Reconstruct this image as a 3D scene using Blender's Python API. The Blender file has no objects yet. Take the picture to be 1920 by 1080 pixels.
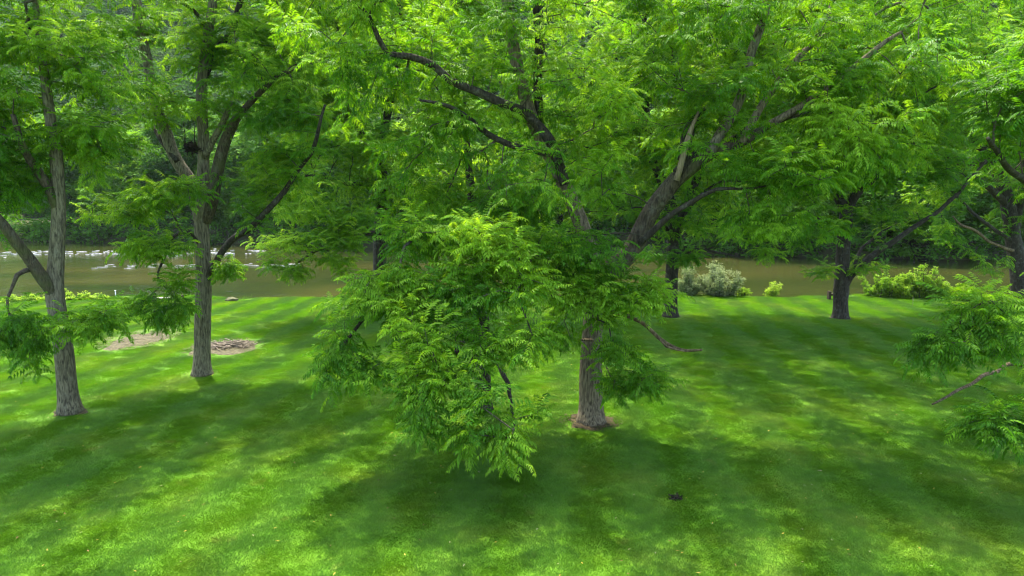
import bpy, bmesh, math, random
import numpy as np
from mathutils import Vector, Matrix, noise as mnoise

random.seed(7)
RNG = np.random.default_rng(7)
scene = bpy.context.scene
COL = scene.collection

# ------------------------------------------------------------------ camera
HAZE = 0.00006
CAM_H = 7.0
PITCH = math.radians(8.3)
F_PX = 1300.0                                     # focal length in photo pixels (1920 wide)
cam_d = bpy.data.cameras.new("camera")
cam = bpy.data.objects.new("camera", cam_d)
COL.objects.link(cam)
cam.location = (0, 0, CAM_H)
cam.rotation_euler = (math.radians(90) - PITCH, 0, 0)
cam_d.sensor_width = 36.0
cam_d.lens = 36.0 * F_PX / 1920.0
cam_d.clip_start = 0.1
cam_d.clip_end = 3000
scene.camera = cam

# ------------------------------------------------------------------ light
SUN_EL = math.radians(69)
SUN_AZ = math.radians(-20)                        # clockwise from +Y: behind the trees, a little to the left
sdir = Vector((math.sin(SUN_AZ) * math.cos(SUN_EL), math.cos(SUN_AZ) * math.cos(SUN_EL), math.sin(SUN_EL)))
world = bpy.data.worlds.new("World")
scene.world = world
world.use_nodes = True
wn = world.node_tree
sky = wn.nodes.new("ShaderNodeTexSky")
sky.sky_type = 'NISHITA'
sky.sun_disc = False
sky.sun_elevation = SUN_EL
sky.sun_rotation = SUN_AZ
sky.air_density = 1.0
sky.dust_density = 3.0
sky.ozone_density = 0.6
bg = wn.nodes["Background"]
bg.inputs["Strength"].default_value = 0.15
wn.links.new(sky.outputs[0], bg.inputs["Color"])
sun_d = bpy.data.lights.new("sun", 'SUN')
sun_d.energy = 2.0
sun_d.angle = math.radians(0.55)
sun_d.color = (1.0, 0.92, 0.75)
sun = bpy.data.objects.new("sun", sun_d)
COL.objects.link(sun)
sun.rotation_euler = sdir.to_track_quat('Z', 'Y').to_euler()
sun.location = (0, 60, 120)

scene.view_settings.view_transform = 'Standard'
scene.view_settings.look = 'None'
scene.view_settings.exposure = 2.65
scene.view_settings.gamma = 1.0
scene.view_settings.use_curve_mapping = False
scene.cycles.max_bounces = 8
scene.cycles.diffuse_bounces = 6
scene.cycles.transmission_bounces = 6
scene.cycles.glossy_bounces = 2
scene.cycles.sample_clamp_indirect = 4.0
scene.cycles.use_denoising = True
scene.cycles.pixel_filter_type = 'BLACKMAN_HARRIS'
scene.cycles.filter_width = 1.15


# ------------------------------------------------------------------ helpers
def at(px, py, Y):
    """World point seen at photo pixel (px, py) at forward distance Y."""
    cx, cy = (px - 960) / F_PX, (540 - py) / F_PX
    d = Vector((cx, math.cos(PITCH) + cy * math.sin(PITCH), -math.sin(PITCH) + cy * math.cos(PITCH)))
    d *= Y / d.y
    return Vector((d.x, d.y, CAM_H + d.z))


def on_ground(px, py, z=0.0):
    cx, cy = (px - 960) / F_PX, (540 - py) / F_PX
    d = Vector((cx, math.cos(PITCH) + cy * math.sin(PITCH), -math.sin(PITCH) + cy * math.cos(PITCH)))
    t = (z - CAM_H) / d.z
    return Vector((d.x * t, d.y * t, z))


def pix(p):
    """Photo pixels of an (n,3) array of world points."""
    q = p - np.array([0, 0, CAM_H])
    c, s = math.cos(PITCH), math.sin(PITCH)
    f = q[:, 1] * c - q[:, 2] * s
    u = q[:, 1] * s + q[:, 2] * c
    f = np.maximum(f, 1e-3)
    return 960 + F_PX * q[:, 0] / f, 540 - F_PX * u / f


def tag(o, label=None, cat=None, group=None, kind=None):
    if label: o["label"] = label
    if cat: o["category"] = cat
    if group: o["group"] = group
    if kind: o["kind"] = kind
    return o


def empty(name, loc=(0, 0, 0), rz=0.0):
    o = bpy.data.objects.new(name, None)
    o.empty_display_size = 0.3
    o.location = loc
    o.rotation_euler = (0, 0, rz)
    COL.objects.link(o)
    return o


def mesh_obj(name, verts, faces, mat, parent=None, smooth=False, mats=None, fmat=None):
    me = bpy.data.meshes.new(name)
    me.from_pydata([tuple(v) for v in verts], [], faces)
    for m in (mats or [mat]):
        me.materials.append(m)
    if fmat is not None:
        me.polygons.foreach_set("material_index", fmat)
    if smooth:
        me.polygons.foreach_set("use_smooth", [True] * len(me.polygons))
    me.update()
    o = bpy.data.objects.new(name, me)
    COL.objects.link(o)
    if parent is not None:
        o.parent = parent
    return o


class MB:
    """Collects boxes and tubes into one mesh."""
    def __init__(self):
        self.v, self.f = [], []

    def box(self, c, s, rz=0.0, bev=0.0, tilt=0.0):
        bm = bmesh.new()
        bmesh.ops.create_cube(bm, size=1.0)
        for v in bm.verts:
            v.co = Vector((v.co.x * s[0], v.co.y * s[1], v.co.z * s[2]))
        if bev > 0:
            bmesh.ops.bevel(bm, geom=list(bm.edges), offset=bev, segments=2, affect='EDGES')
        M = Matrix.Translation(Vector(c)) @ Matrix.Rotation(rz, 4, 'Z') @ Matrix.Rotation(tilt, 4, 'Y')
        b = len(self.v)
        bm.verts.index_update()
        self.v += [M @ v.co for v in bm.verts]
        self.f += [[b + v.index for v in f.verts] for f in bm.faces]
        bm.free()

    def tube(self, pts, rad, sides=6, rough=0.0, cap=True, seed=0):
        n = len(pts)
        pts = [Vector(p) for p in pts]
        ref = Vector((1, 0, 0.13)).normalized()
        base = len(self.v)
        for i, p in enumerate(pts):
            t = (pts[min(i + 1, n - 1)] - pts[max(i - 1, 0)])
            if t.length < 1e-9:
                t = Vector((0, 0, 1))
            t.normalize()
            ref = ref - t * ref.dot(t)
            if ref.length < 1e-4:
                ref = t.orthogonal()
            ref.normalize()
            b = t.cross(ref)
            for k in range(sides):
                a = 2 * math.pi * k / sides
                r = rad[i]
                if rough:
                    q = Vector((math.cos(a) * 3.2 + seed, math.sin(a) * 3.2, p.z * 0.55))
                    r *= 1 + rough * mnoise.noise(q) + rough * 0.6 * mnoise.noise(Vector((math.cos(a) * 8, math.sin(a) * 8 + seed, p.z * 0.9)))
                self.v.append(p + (ref * math.cos(a) + b * math.sin(a)) * r)
        for i in range(n - 1):
            for k in range(sides):
                k2 = (k + 1) % sides
                self.f.append([base + i * sides + k, base + i * sides + k2, base + (i + 1) * sides + k2, base + (i + 1) * sides + k])
        if cap:
            self.f.append([base + (n - 1) * sides + k for k in range(sides)])
            self.f.append([base + k for k in reversed(range(sides))])

    def build(self, name, mat, parent=None, smooth=False):
        return mesh_obj(name, self.v, self.f, mat, parent, smooth)


def catmull(pts, rad, step=0.25):
    """Smooth polyline through pts with radii interpolated."""
    P = [Vector(p) for p in pts]
    out, ro = [], []
    n = len(P)
    for i in range(n - 1):
        p0, p1, p2, p3 = P[max(i - 1, 0)], P[i], P[i + 1], P[min(i + 2, n - 1)]
        m = max(1, int((p2 - p1).length / step))
        for k in range(m):
            t = k / m
            t2, t3 = t * t, t * t * t
            out.append(0.5 * ((2 * p1) + (p2 - p0) * t + (2 * p0 - 5 * p1 + 4 * p2 - p3) * t2 + (3 * p1 - p0 - 3 * p2 + p3) * t3))
            ro.append(rad[i] + (rad[i + 1] - rad[i]) * t)
    out.append(P[-1]); ro.append(rad[-1])
    return out, ro


# ------------------------------------------------------------------ materials
def new_mat(name):
    m = bpy.data.materials.new(name)
    m.use_nodes = True
    nt = m.node_tree
    nt.nodes.clear()
    return m, nt


def N(nt, t, **kw):
    n = nt.nodes.new(t)
    for k, v in kw.items():
        setattr(n, k, v)
    return n


def ramp(nt, stops, interp='LINEAR'):
    r = N(nt, "ShaderNodeValToRGB")
    r.color_ramp.interpolation = interp
    e = r.color_ramp.elements
    while len(e) < len(stops):
        e.new(0.5)
    for i, (p, c) in enumerate(stops):
        e[i].position = p
        e[i].color = (c[0], c[1], c[2], 1)
    return r


def leaf_material(name, stops, trans_gain=(1.5, 1.6, 0.8), trans=0.45, rough=0.42, spec=0.35, attr=True):
    """Leaf: glossy diffuse front, light through the blade. Colour runs from dark to pale leaf by the per-leaf value «tint»."""
    m, nt = new_mat(name)
    L = nt.links.new
    if attr:
        a = N(nt, "ShaderNodeAttribute", attribute_type='INSTANCER', attribute_name="tint")
        fac = a.outputs["Fac"]
    else:
        oi = N(nt, "ShaderNodeObjectInfo")
        fac = oi.outputs["Random"]
    r = ramp(nt, stops)
    L(fac, r.inputs[0])
    geo = N(nt, "ShaderNodeNewGeometry")
    nz = N(nt, "ShaderNodeTexNoise")
    nz.inputs["Scale"].default_value = 9.0
    L(geo.outputs["Position"], nz.inputs["Vector"])
    mp = N(nt, "ShaderNodeMapRange")
    mp.inputs[1].default_value, mp.inputs[2].default_value = 0.3, 0.7
    mp.inputs[3].default_value, mp.inputs[4].default_value = 0.7, 1.25
    L(nz.outputs["Fac"], mp.inputs[0])
    mul = N(nt, "ShaderNodeVectorMath", operation='SCALE')
    L(r.outputs[0], mul.inputs[0]); L(mp.outputs[0], mul.inputs["Scale"])
    tg = N(nt, "ShaderNodeVectorMath", operation='MULTIPLY')
    L(mul.outputs[0], tg.inputs[0]); tg.inputs[1].default_value = trans_gain
    pb = N(nt, "ShaderNodeBsdfPrincipled")
    pb.inputs["Roughness"].default_value = rough
    pb.inputs["Specular IOR Level"].default_value = spec
    L(mul.outputs[0], pb.inputs["Base Color"])
    tb = N(nt, "ShaderNodeBsdfTranslucent")
    L(tg.outputs[0], tb.inputs["Color"])
    mx = N(nt, "ShaderNodeMixShader")
    mx.inputs[0].default_value = trans
    L(pb.outputs[0], mx.inputs[1]); L(tb.outputs[0], mx.inputs[2])
    out = N(nt, "ShaderNodeOutputMaterial")
    L(mx.outputs[0], out.inputs[0])
    return m


def bark_material(name, dark, light, lichen=(0.32, 0.34, 0.27), lichen_amt=0.35, moss=0.0):
    m, nt = new_mat(name)
    L = nt.links.new
    tc = N(nt, "ShaderNodeTexCoord")
    mp = N(nt, "ShaderNodeMapping")
    mp.inputs["Scale"].default_value = (14, 14, 2.2)
    L(tc.outputs["Object"], mp.inputs[0])
    n1 = N(nt, "ShaderNodeTexNoise")
    n1.inputs["Scale"].default_value = 1.6; n1.inputs["Detail"].default_value = 6; n1.inputs["Distortion"].default_value = 0.6
    L(mp.outputs[0], n1.inputs["Vector"])
    r1 = ramp(nt, [(0.34, dark), (0.62, light)])
    L(n1.outputs["Fac"], r1.inputs[0])
    n2 = N(nt, "ShaderNodeTexNoise")
    n2.inputs["Scale"].default_value = 5.0; n2.inputs["Detail"].default_value = 8; n2.inputs["Roughness"].default_value = 0.7
    L(tc.outputs["Object"], n2.inputs["Vector"])
    r2 = ramp(nt, [(0.52, (0, 0, 0)), (0.66, (1, 1, 1))])
    L(n2.outputs["Fac"], r2.inputs[0])
    sc = N(nt, "ShaderNodeMath", operation='MULTIPLY')
    L(r2.outputs[0], sc.inputs[0]); sc.inputs[1].default_value = lichen_amt
    mx = N(nt, "ShaderNodeMix", data_type='RGBA')
    L(sc.outputs[0], mx.inputs[0]); L(r1.outputs[0], mx.inputs[6]); mx.inputs[7].default_value = (*lichen, 1)
    col = mx.outputs[2]
    if moss > 0:
        n3 = N(nt, "ShaderNodeTexNoise"); n3.inputs["Scale"].default_value = 1.3; n3.inputs["Detail"].default_value = 4
        L(tc.outputs["Object"], n3.inputs["Vector"])
        r3 = ramp(nt, [(0.5, (0, 0, 0)), (0.68, (moss, moss, moss))]); L(n3.outputs["Fac"], r3.inputs[0])
        m3 = N(nt, "ShaderNodeMix", data_type='RGBA')
        L(r3.outputs[0], m3.inputs[0]); L(col, m3.inputs[6]); m3.inputs[7].default_value = (0.07, 0.085, 0.02, 1)
        col = m3.outputs[2]
    bp = N(nt, "ShaderNodeBump"); bp.inputs["Strength"].default_value = 0.9; bp.inputs["Distance"].default_value = 0.03
    L(n1.outputs["Fac"], bp.inputs["Height"])
    pb = N(nt, "ShaderNodeBsdfPrincipled")
    pb.inputs["Roughness"].default_value = 0.9; pb.inputs["Specular IOR Level"].default_value = 0.2
    L(col, pb.inputs["Base Color"]); L(bp.outputs[0], pb.inputs["Normal"])
    out = N(nt, "ShaderNodeOutputMaterial"); L(pb.outputs[0], out.inputs[0])
    return m


def noise_material(name, stops, scale=4.0, detail=5, rough=0.9, bump=0.3, stretch=(1, 1, 1), spec=0.2, dist=0.02, coord="Object"):
    m, nt = new_mat(name)
    L = nt.links.new
    tc = N(nt, "ShaderNodeTexCoord")
    mp = N(nt, "ShaderNodeMapping"); mp.inputs["Scale"].default_value = stretch
    L(tc.outputs[coord], mp.inputs[0])
    n1 = N(nt, "ShaderNodeTexNoise"); n1.inputs["Scale"].default_value = scale; n1.inputs["Detail"].default_value = detail
    L(mp.outputs[0], n1.inputs["Vector"])
    r1 = ramp(nt, stops); L(n1.outputs["Fac"], r1.inputs[0])
    bp = N(nt, "ShaderNodeBump"); bp.inputs["Strength"].default_value = bump; bp.inputs["Distance"].default_value = dist
    L(n1.outputs["Fac"], bp.inputs["Height"])
    pb = N(nt, "ShaderNodeBsdfPrincipled"); pb.inputs["Roughness"].default_value = rough; pb.inputs["Specular IOR Level"].default_value = spec
    L(r1.outputs[0], pb.inputs["Base Color"]); L(bp.outputs[0], pb.inputs["Normal"])
    out = N(nt, "ShaderNodeOutputMaterial"); L(pb.outputs[0], out.inputs[0])
    return m


M_LEAF = leaf_material("walnut_leaf", [(0.0, (0.026, 0.092, 0.005)), (0.42, (0.060, 0.180, 0.008)), (0.72, (0.125, 0.265, 0.012)), (1.0, (0.215, 0.38, 0.025))], trans_gain=(1.85, 1.65, 0.5), trans=0.48, spec=0.14, rough=0.45)
M_FARLEAF = leaf_material("far_leaf", [(0.0, (0.036, 0.110, 0.015)), (0.5, (0.080, 0.205, 0.018)), (1.0, (0.16, 0.29, 0.026))], trans_gain=(1.9, 1.7, 0.8), trans=0.45, spec=0.08, rough=0.6)
M_HILLLEAF = leaf_material("hill_leaf", [(0.0, (0.014, 0.048, 0.012)), (0.5, (0.030, 0.085, 0.014)), (1.0, (0.075, 0.14, 0.018))], trans_gain=(1.4, 1.4, 0.9), trans=0.35, spec=0.05, rough=0.7)
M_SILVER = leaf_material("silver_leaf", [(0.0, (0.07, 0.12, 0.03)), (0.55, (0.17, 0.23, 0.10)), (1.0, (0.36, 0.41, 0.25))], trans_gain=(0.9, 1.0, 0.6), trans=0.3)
M_WEED = leaf_material("weed_leaf", [(0.0, (0.06, 0.15, 0.012)), (0.6, (0.15, 0.27, 0.025)), (1.0, (0.27, 0.37, 0.06))], trans=0.45)
M_BARK_GREY = bark_material("grey_bark", (0.040, 0.034, 0.020), (0.175, 0.152, 0.092), lichen=(0.20,0.195,0.135), lichen_amt=0.4)
M_BARK_BROWN = bark_material("brown_bark", (0.048, 0.036, 0.022), (0.20, 0.160, 0.100), lichen=(0.16,0.15,0.10), lichen_amt=0.25)
M_BARK_DARK = bark_material("dark_bark", (0.012, 0.010, 0.007), (0.045, 0.037, 0.024), lichen_amt=0.15)
M_BARK_MOSSY = bark_material("mossy_bark", (0.024, 0.019, 0.012), (0.085, 0.066, 0.040), lichen=(0.13, 0.13, 0.095), lichen_amt=0.5, moss=0.6)
M_TWIG = noise_material("twig_bark", [(0.3, (0.03, 0.025, 0.018)), (0.7, (0.09, 0.075, 0.05))], scale=6)
M_DEADWOOD = noise_material("dead_wood", [(0.35, (0.045, 0.030, 0.015)), (0.55, (0.12, 0.086, 0.045)), (0.8, (0.28, 0.22, 0.13))], scale=5, stretch=(3, 3, 1), bump=0.6)
M_PALEWOOD = noise_material("bare_wood", [(0.3, (0.13, 0.095, 0.055)), (0.7, (0.27, 0.21, 0.135))], scale=8, stretch=(4, 4, 0.6), bump=0.5)

# ------------------------------------------------------------------ setting: lawn, river, hillside
def near_edge(x):
    """Forward distance of the lawn's edge above the river."""
    e = 44.2 + 0.35 * math.sin(x * 0.21) + 0.25 * math.sin(x * 0.57 + 1.0) + 0.12 * math.sin(x * 1.7) + 0.08 * math.sin(x * 3.3 + 2)
    if x < -24: e -= 0.05 * min(-24 - x, 20)
    e -= 1.5 * math.exp(-((x + 17.6) / 0.9) ** 2)          # a small washed-out notch
    if x > 8: e += 0.06 * min(x - 8, 14)
    return e


def far_edge(x):
    return 96 - 0.23 * x + 1.6 * math.sin(x * 0.11) + 0.8 * math.sin(x * 0.31 + 2)


def lawn_z(x, y):
    return 0.06 * mnoise.noise(Vector((x * 0.09, y * 0.09, 3.0))) - 0.06 * 0


def grid_mesh(name, xs, rows, mats, fmat_row=None):
    """rows: list of functions x -> (y, z)."""
    v, f, fm = [], [], []
    nx = len(xs)
    for r in rows:
        for x in xs:
            y, z = r(x)
            v.append((x, y, z))
    for j in range(len(rows) - 1):
        for i in range(nx - 1):
            f.append([j * nx + i, j * nx + i + 1, (j + 1) * nx + i + 1, (j + 1) * nx + i])
            fm.append(fmat_row[j] if fmat_row else 0)
    return mesh_obj(name, v, f, None, None, True, mats, fm)


def grass_colour(nt, L, stripes=True):
    """World-space turf colour: patches of clover, thin and yellowed spots."""
    geo = N(nt, "ShaderNodeNewGeometry")
    n1 = N(nt, "ShaderNodeTexNoise"); n1.inputs["Scale"].default_value = 0.35; n1.inputs["Detail"].default_value = 5; n1.inputs["Roughness"].default_value = 0.6
    L(geo.outputs["Position"], n1.inputs["Vector"])
    r1 = ramp(nt, [(0.30, (0.045, 0.128, 0.0050)), (0.50, (0.067, 0.156, 0.0075)), (0.72, (0.112, 0.184, 0.014))])
    L(n1.outputs["Fac"], r1.inputs[0])
    n2 = N(nt, "ShaderNodeTexNoise"); n2.inputs["Scale"].default_value = 3.2; n2.inputs["Detail"].default_value = 6; n2.inputs["Roughness"].default_value = 0.7
    L(geo.outputs["Position"], n2.inputs["Vector"])
    mr = N(nt, "ShaderNodeMapRange")
    mr.inputs[1].default_value, mr.inputs[2].default_value, mr.inputs[3].default_value, mr.inputs[4].default_value = 0.3, 0.7, 0.82, 1.18
    L(n2.outputs["Fac"], mr.inputs[0])
    sc = N(nt, "ShaderNodeVectorMath", operation='SCALE')
    L(r1.outputs[0], sc.inputs[0]); L(mr.outputs[0], sc.inputs["Scale"])
    n3 = N(nt, "ShaderNodeTexNoise"); n3.inputs["Scale"].default_value = 1.1; n3.inputs["Detail"].default_value = 4
    L(geo.outputs["Position"], n3.inputs["Vector"])
    r3 = ramp(nt, [(0.66, (0, 0, 0)), (0.80, (0.45, 0.45, 0.45))]); L(n3.outputs["Fac"], r3.inputs[0])
    mx = N(nt, "ShaderNodeMix", data_type='RGBA')
    L(r3.outputs[0], mx.inputs[0]); L(sc.outputs[0], mx.inputs[6]); mx.inputs[7].default_value = (0.20, 0.18, 0.045, 1)
    return mx.outputs[2]


def make_grass_blade_mat():
    m, nt = new_mat("grass_blades")
    L = nt.links.new
    c = grass_colour(nt, L)
    at_ = N(nt, "ShaderNodeAttribute", attribute_type='INSTANCER', attribute_name="tint")   # sheen of the leaning blades painted in, lane by lane
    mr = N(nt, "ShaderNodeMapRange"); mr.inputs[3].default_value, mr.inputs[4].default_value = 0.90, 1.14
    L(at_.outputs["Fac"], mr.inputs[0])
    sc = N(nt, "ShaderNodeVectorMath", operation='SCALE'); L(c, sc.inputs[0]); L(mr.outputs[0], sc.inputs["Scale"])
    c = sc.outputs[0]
    pb = N(nt, "ShaderNodeBsdfPrincipled"); pb.inputs["Roughness"].default_value = 0.5; pb.inputs["Specular IOR Level"].default_value = 0.25
    L(c, pb.inputs["Base Color"])
    g = N(nt, "ShaderNodeVectorMath", operation='MULTIPLY'); L(c, g.inputs[0]); g.inputs[1].default_value = (1.35, 1.45, 0.8)
    tb = N(nt, "ShaderNodeBsdfTranslucent"); L(g.outputs[0], tb.inputs[0])
    mx = N(nt, "ShaderNodeMixShader"); mx.inputs[0].default_value = 0.45
    L(pb.outputs[0], mx.inputs[1]); L(tb.outputs[0], mx.inputs[2])
    o = N(nt, "ShaderNodeOutputMaterial"); L(mx.outputs[0], o.inputs[0])
    return m


def make_lawn_mat():
    m, nt = new_mat("lawn_turf")
    L = nt.links.new
    c = grass_colour(nt, L)
    geo = N(nt, "ShaderNodeNewGeometry")
    nz = N(nt, "ShaderNodeTexNoise"); nz.inputs["Scale"].default_value = 40; nz.inputs["Detail"].default_value = 4
    L(geo.outputs["Position"], nz.inputs["Vector"])
    bp = N(nt, "ShaderNodeBump"); bp.inputs["Strength"].default_value = 0.6; bp.inputs["Distance"].default_value = 0.03
    L(nz.outputs["Fac"], bp.inputs["Height"])
    pb = N(nt, "ShaderNodeBsdfPrincipled"); pb.inputs["Roughness"].default_value = 0.85; pb.inputs["Specular IOR Level"].default_value = 0.1
    L(c, pb.inputs["Base Color"]); L(bp.outputs[0], pb.inputs["Normal"])
    o = N(nt, "ShaderNodeOutputMaterial"); L(pb.outputs[0], o.inputs[0])
    return m


def make_water_mat():
    m, nt = new_mat("river_water")
    L = nt.links.new
    geo = N(nt, "ShaderNodeNewGeometry")
    mp = N(nt, "ShaderNodeMapping"); mp.inputs["Scale"].default_value = (0.35, 1.0, 1)
    L(geo.outputs["Position"], mp.inputs[0])
    n1 = N(nt, "ShaderNodeTexNoise"); n1.inputs["Scale"].default_value = 2.2; n1.inputs["Detail"].default_value = 5; n1.inputs["Distortion"].default_value = 0.5
    L(mp.outputs[0], n1.inputs["Vector"])
    n2 = N(nt, "ShaderNodeTexNoise"); n2.inputs["Scale"].default_value = 0.12; n2.inputs["Detail"].default_value = 5
    L(mp.outputs[0], n2.inputs["Vector"])
    r = ramp(nt, [(0.35, (0.015, 0.025, 0.006)), (0.5, (0.027, 0.033, 0.008)), (0.65, (0.042, 0.043, 0.011))])
    L(n2.outputs["Fac"], r.inputs[0])
    mp3 = N(nt, "ShaderNodeMapping"); mp3.inputs["Scale"].default_value = (0.30, 0.16, 1)
    L(geo.outputs["Position"], mp3.inputs[0])
    n3 = N(nt, "ShaderNodeTexNoise"); n3.inputs["Scale"].default_value = 1.6; n3.inputs["Detail"].default_value = 6; n3.inputs["Roughness"].default_value = 0.6
    L(mp3.outputs[0], n3.inputs["Vector"])
    bp0 = N(nt, "ShaderNodeBump"); bp0.inputs["Strength"].default_value = 0.35; bp0.inputs["Distance"].default_value = 0.25
    L(n3.outputs["Fac"], bp0.inputs["Height"])
    bp = N(nt, "ShaderNodeBump"); bp.inputs["Strength"].default_value = 0.6; bp.inputs["Distance"].default_value = 0.06
    L(n1.outputs["Fac"], bp.inputs["Height"]); L(bp0.outputs[0], bp.inputs["Normal"])
    pb = N(nt, "ShaderNodeBsdfPrincipled")
    pb.inputs["Roughness"].default_value = 0.08; pb.inputs["IOR"].default_value = 1.33
    L(r.outputs[0], pb.inputs["Base Color"]); L(bp.outputs[0], pb.inputs["Normal"])
    o = N(nt, "ShaderNodeOutputMaterial"); L(pb.outputs[0], o.inputs[0])
    return m


M_LAWN = make_lawn_mat()
M_BLADE = make_grass_blade_mat()
M_WATER = make_water_mat()
M_MUD = noise_material("bank_mud", [(0.3, (0.06, 0.045, 0.028)), (0.7, (0.16, 0.12, 0.075))], scale=2.0, bump=0.8)
M_FOREST_FLOOR = noise_material("forest_floor", [(0.3, (0.025, 0.028, 0.012)), (0.7, (0.06, 0.065, 0.022))], scale=0.4, bump=0.5, dist=0.2)

WATER_Z = -1.8
xs = sorted(set([round(-95 + i * 1.0, 3) for i in range(191)] + [round(-60 + i * 0.4, 3) for i in range(301)]))
rows = [lambda x: (-60, 0.0), lambda x: (-10, 0.0)]
for yy in range(4, 44, 2):
    rows.append(lambda x, yy=yy: (yy, lawn_z(x, yy)))
rows += [lambda x: (near_edge(x) - 0.35, lawn_z(x, 44)), lambda x: (near_edge(x), lawn_z(x, 44) - 0.06),
         lambda x: (near_edge(x) + 0.35, -0.6), lambda x: (near_edge(x) + 1.3, WATER_Z + 0.05), lambda x: (near_edge(x) + 3, WATER_Z - 0.8)]
fm = [0] * (len(rows) - 1)
fm[-1] = fm[-2] = 1
lawn = tag(grid_mesh("lawn", xs, rows, [M_LAWN, M_MUD], fm), kind="structure")

water = mesh_obj("river", [(-260, 43, WATER_Z), (260, 43, WATER_Z), (260, 150, WATER_Z), (-260, 150, WATER_Z)], [[0, 1, 2, 3]], M_WATER)
tag(water, kind="structure")


def hill_z(x, y):
    d = max(0.0, y - far_edge(x))
    z = 0.9 + 0.03 * d
    if d > 22:
        z += 0.50 * (d - 22) * (1 - math.exp(-(d - 22) / 60))
    z += 6 * mnoise.noise(Vector((x * 0.008, y * 0.008, 1.0))) * min(1, d / 80)
    z *= 1.0 + 0.12 * math.sin(x * 0.012 + 0.6) * min(1, d / 100)
    return min(z, 170 + 6 * mnoise.noise(Vector((x * 0.01, 0, 0))))


hx = [-700 + i * 20 for i in range(71)]
hrows = [lambda x: (far_edge(x) - 1.5, WATER_Z - 0.8), lambda x: (far_edge(x), WATER_Z + 0.1), lambda x: (far_edge(x) + 1.2, 0.5)]
for d in (6, 14, 22, 32, 45, 60, 80, 105, 135, 170, 210, 260, 320, 400, 520, 700):
    hrows.append(lambda x, d=d: (far_edge(x) + d, hill_z(x, far_edge(x) + d)))
tag(grid_mesh("hillside", hx, hrows, [M_FOREST_FLOOR]), kind="structure")


# ------------------------------------------------------------------ leaf pieces (sources for the crowns; never linked by themselves)
def frond_mesh(name, seed, L=0.46, pairs=8, droop=0.8, leaf_l=0.105, leaf_w=0.034):
    """A pinnate walnut leaf: arching midrib along +X, paired lance-shaped leaflets that hang from it."""
    r = random.Random(seed)
    v, f = [], []
    prev = None
    n = pairs + 1
    pts = []
    for i in range(n + 1):
        t = i / n
        ang = 0.35 - droop * 1.35 * t
        if i == 0:
            p = Vector((0, 0, 0))
        else:
            p = pts[-1] + Vector((math.cos(ang), 0, math.sin(ang))) * (L / n)
        pts.append(p)
    side = 0.15 * (r.random() - 0.5)
    for i, p in enumerate(pts):
        p.y += side * (i / n) ** 2
    # midrib: a thin three-sided rod
    for i in range(n):
        a, b = pts[i], pts[i + 1]
        k = len(v)
        w = 0.004 * (1 - 0.6 * i / n)
        v += [a + Vector((0, w, 0)), a + Vector((0, -w, 0)), b + Vector((0, -w, 0)), b + Vector((0, w, 0))]
        f.append([k, k + 1, k + 2, k + 3])

    def leaflet(p, d, down, l, w):
        d = d.normalized()
        s = d.cross(Vector((0, 0, 1)))
        if s.length < 1e-3:
            s = Vector((0, 1, 0))
        s.normalize()
        up = s.cross(d)
        mid = p + d * l * 0.42 + up * (-0.004)
        tip = p + d * l + Vector((0, 0, -down * l))
        k = len(v)
        v.extend([p, mid + s * w * 0.5 + up * 0.010, mid, mid - s * w * 0.5 + up * 0.010, tip])
        f.extend([[k, k + 1, k + 2], [k, k + 2, k + 3], [k + 1, k + 4, k + 2], [k + 2, k + 4, k + 3]])

    for i in range(1, n + 1):
        t = i / n
        tan = (pts[i] - pts[i - 1]).normalized()
        sz = leaf_l * (0.62 + 0.5 * math.sin(math.pi * min(1, 0.18 + 0.72 * t)))
        for s in (-1, 1):
            d = tan * (0.38 + 0.25 * r.random()) + Vector((0, s, 0)) * (0.80 + 0.2 * r.random()) + Vector((0, 0, -0.30 - 0.5 * r.random()))
            leaflet(pts[i] + tan * 0.012 * r.random(), d, 0.10 + 0.25 * r.random(), sz * (0.85 + 0.3 * r.random()), leaf_w * (0.85 + 0.3 * r.random()))
    leaflet(pts[-1], (pts[-1] - pts[-2]) + Vector((0, 0, -0.01)), 0.2, leaf_l * 0.9, leaf_w)
    me = bpy.data.meshes.new(name)
    me.from_pydata([tuple(q) for q in v], [], f)
    me.materials.append(M_LEAF)
    me.update()
    return me


FRONDS = [frond_mesh("compound_leaf", s, L=0.60 + 0.06 * (s % 3), pairs=(5, 6, 7)[s % 3], leaf_l=0.160, leaf_w=0.062, droop=(0.55, 0.85, 1.1)[s % 3]) for s in range(6)]


def clump_mesh(name, seed, n=26, rad=0.5, ll=0.2, lw=0.09, mat=None, up=0.0):
    """A loose clump of single leaves, for trees too far off to show their compound leaves."""
    r = random.Random(seed)
    v, f = [], []
    for i in range(n):
        while True:
            p = Vector((r.uniform(-1, 1), r.uniform(-1, 1), r.uniform(-1, 1)))
            if p.length < 1:
                break
        p *= rad
        p.z *= 0.7
        d = Vector((p.x, p.y, 0)).normalized() * 0.9 + Vector((r.uniform(-.6, .6), r.uniform(-.6, .6), r.uniform(-.7, .25) + up))
        d.normalize()
        s = d.cross(Vector((r.uniform(-.5, .5), r.uniform(-.5, .5), 1))).normalized()
        u = s.cross(d)
        l, w = ll * r.uniform(.7, 1.3), lw * r.uniform(.7, 1.3)
        k = len(v)
        v += [p, p + d * l * .45 + s * w * .5 + u * .02, p + d * l + u * (-.04), p + d * l * .45 - s * w * .5 + u * .02]
        f += [[k, k + 1, k + 2], [k, k + 2, k + 3]]
    me = bpy.data.meshes.new(name)
    me.from_pydata([tuple(q) for q in v], [], f)
    me.materials.append(mat)
    me.update()
    return me


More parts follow.
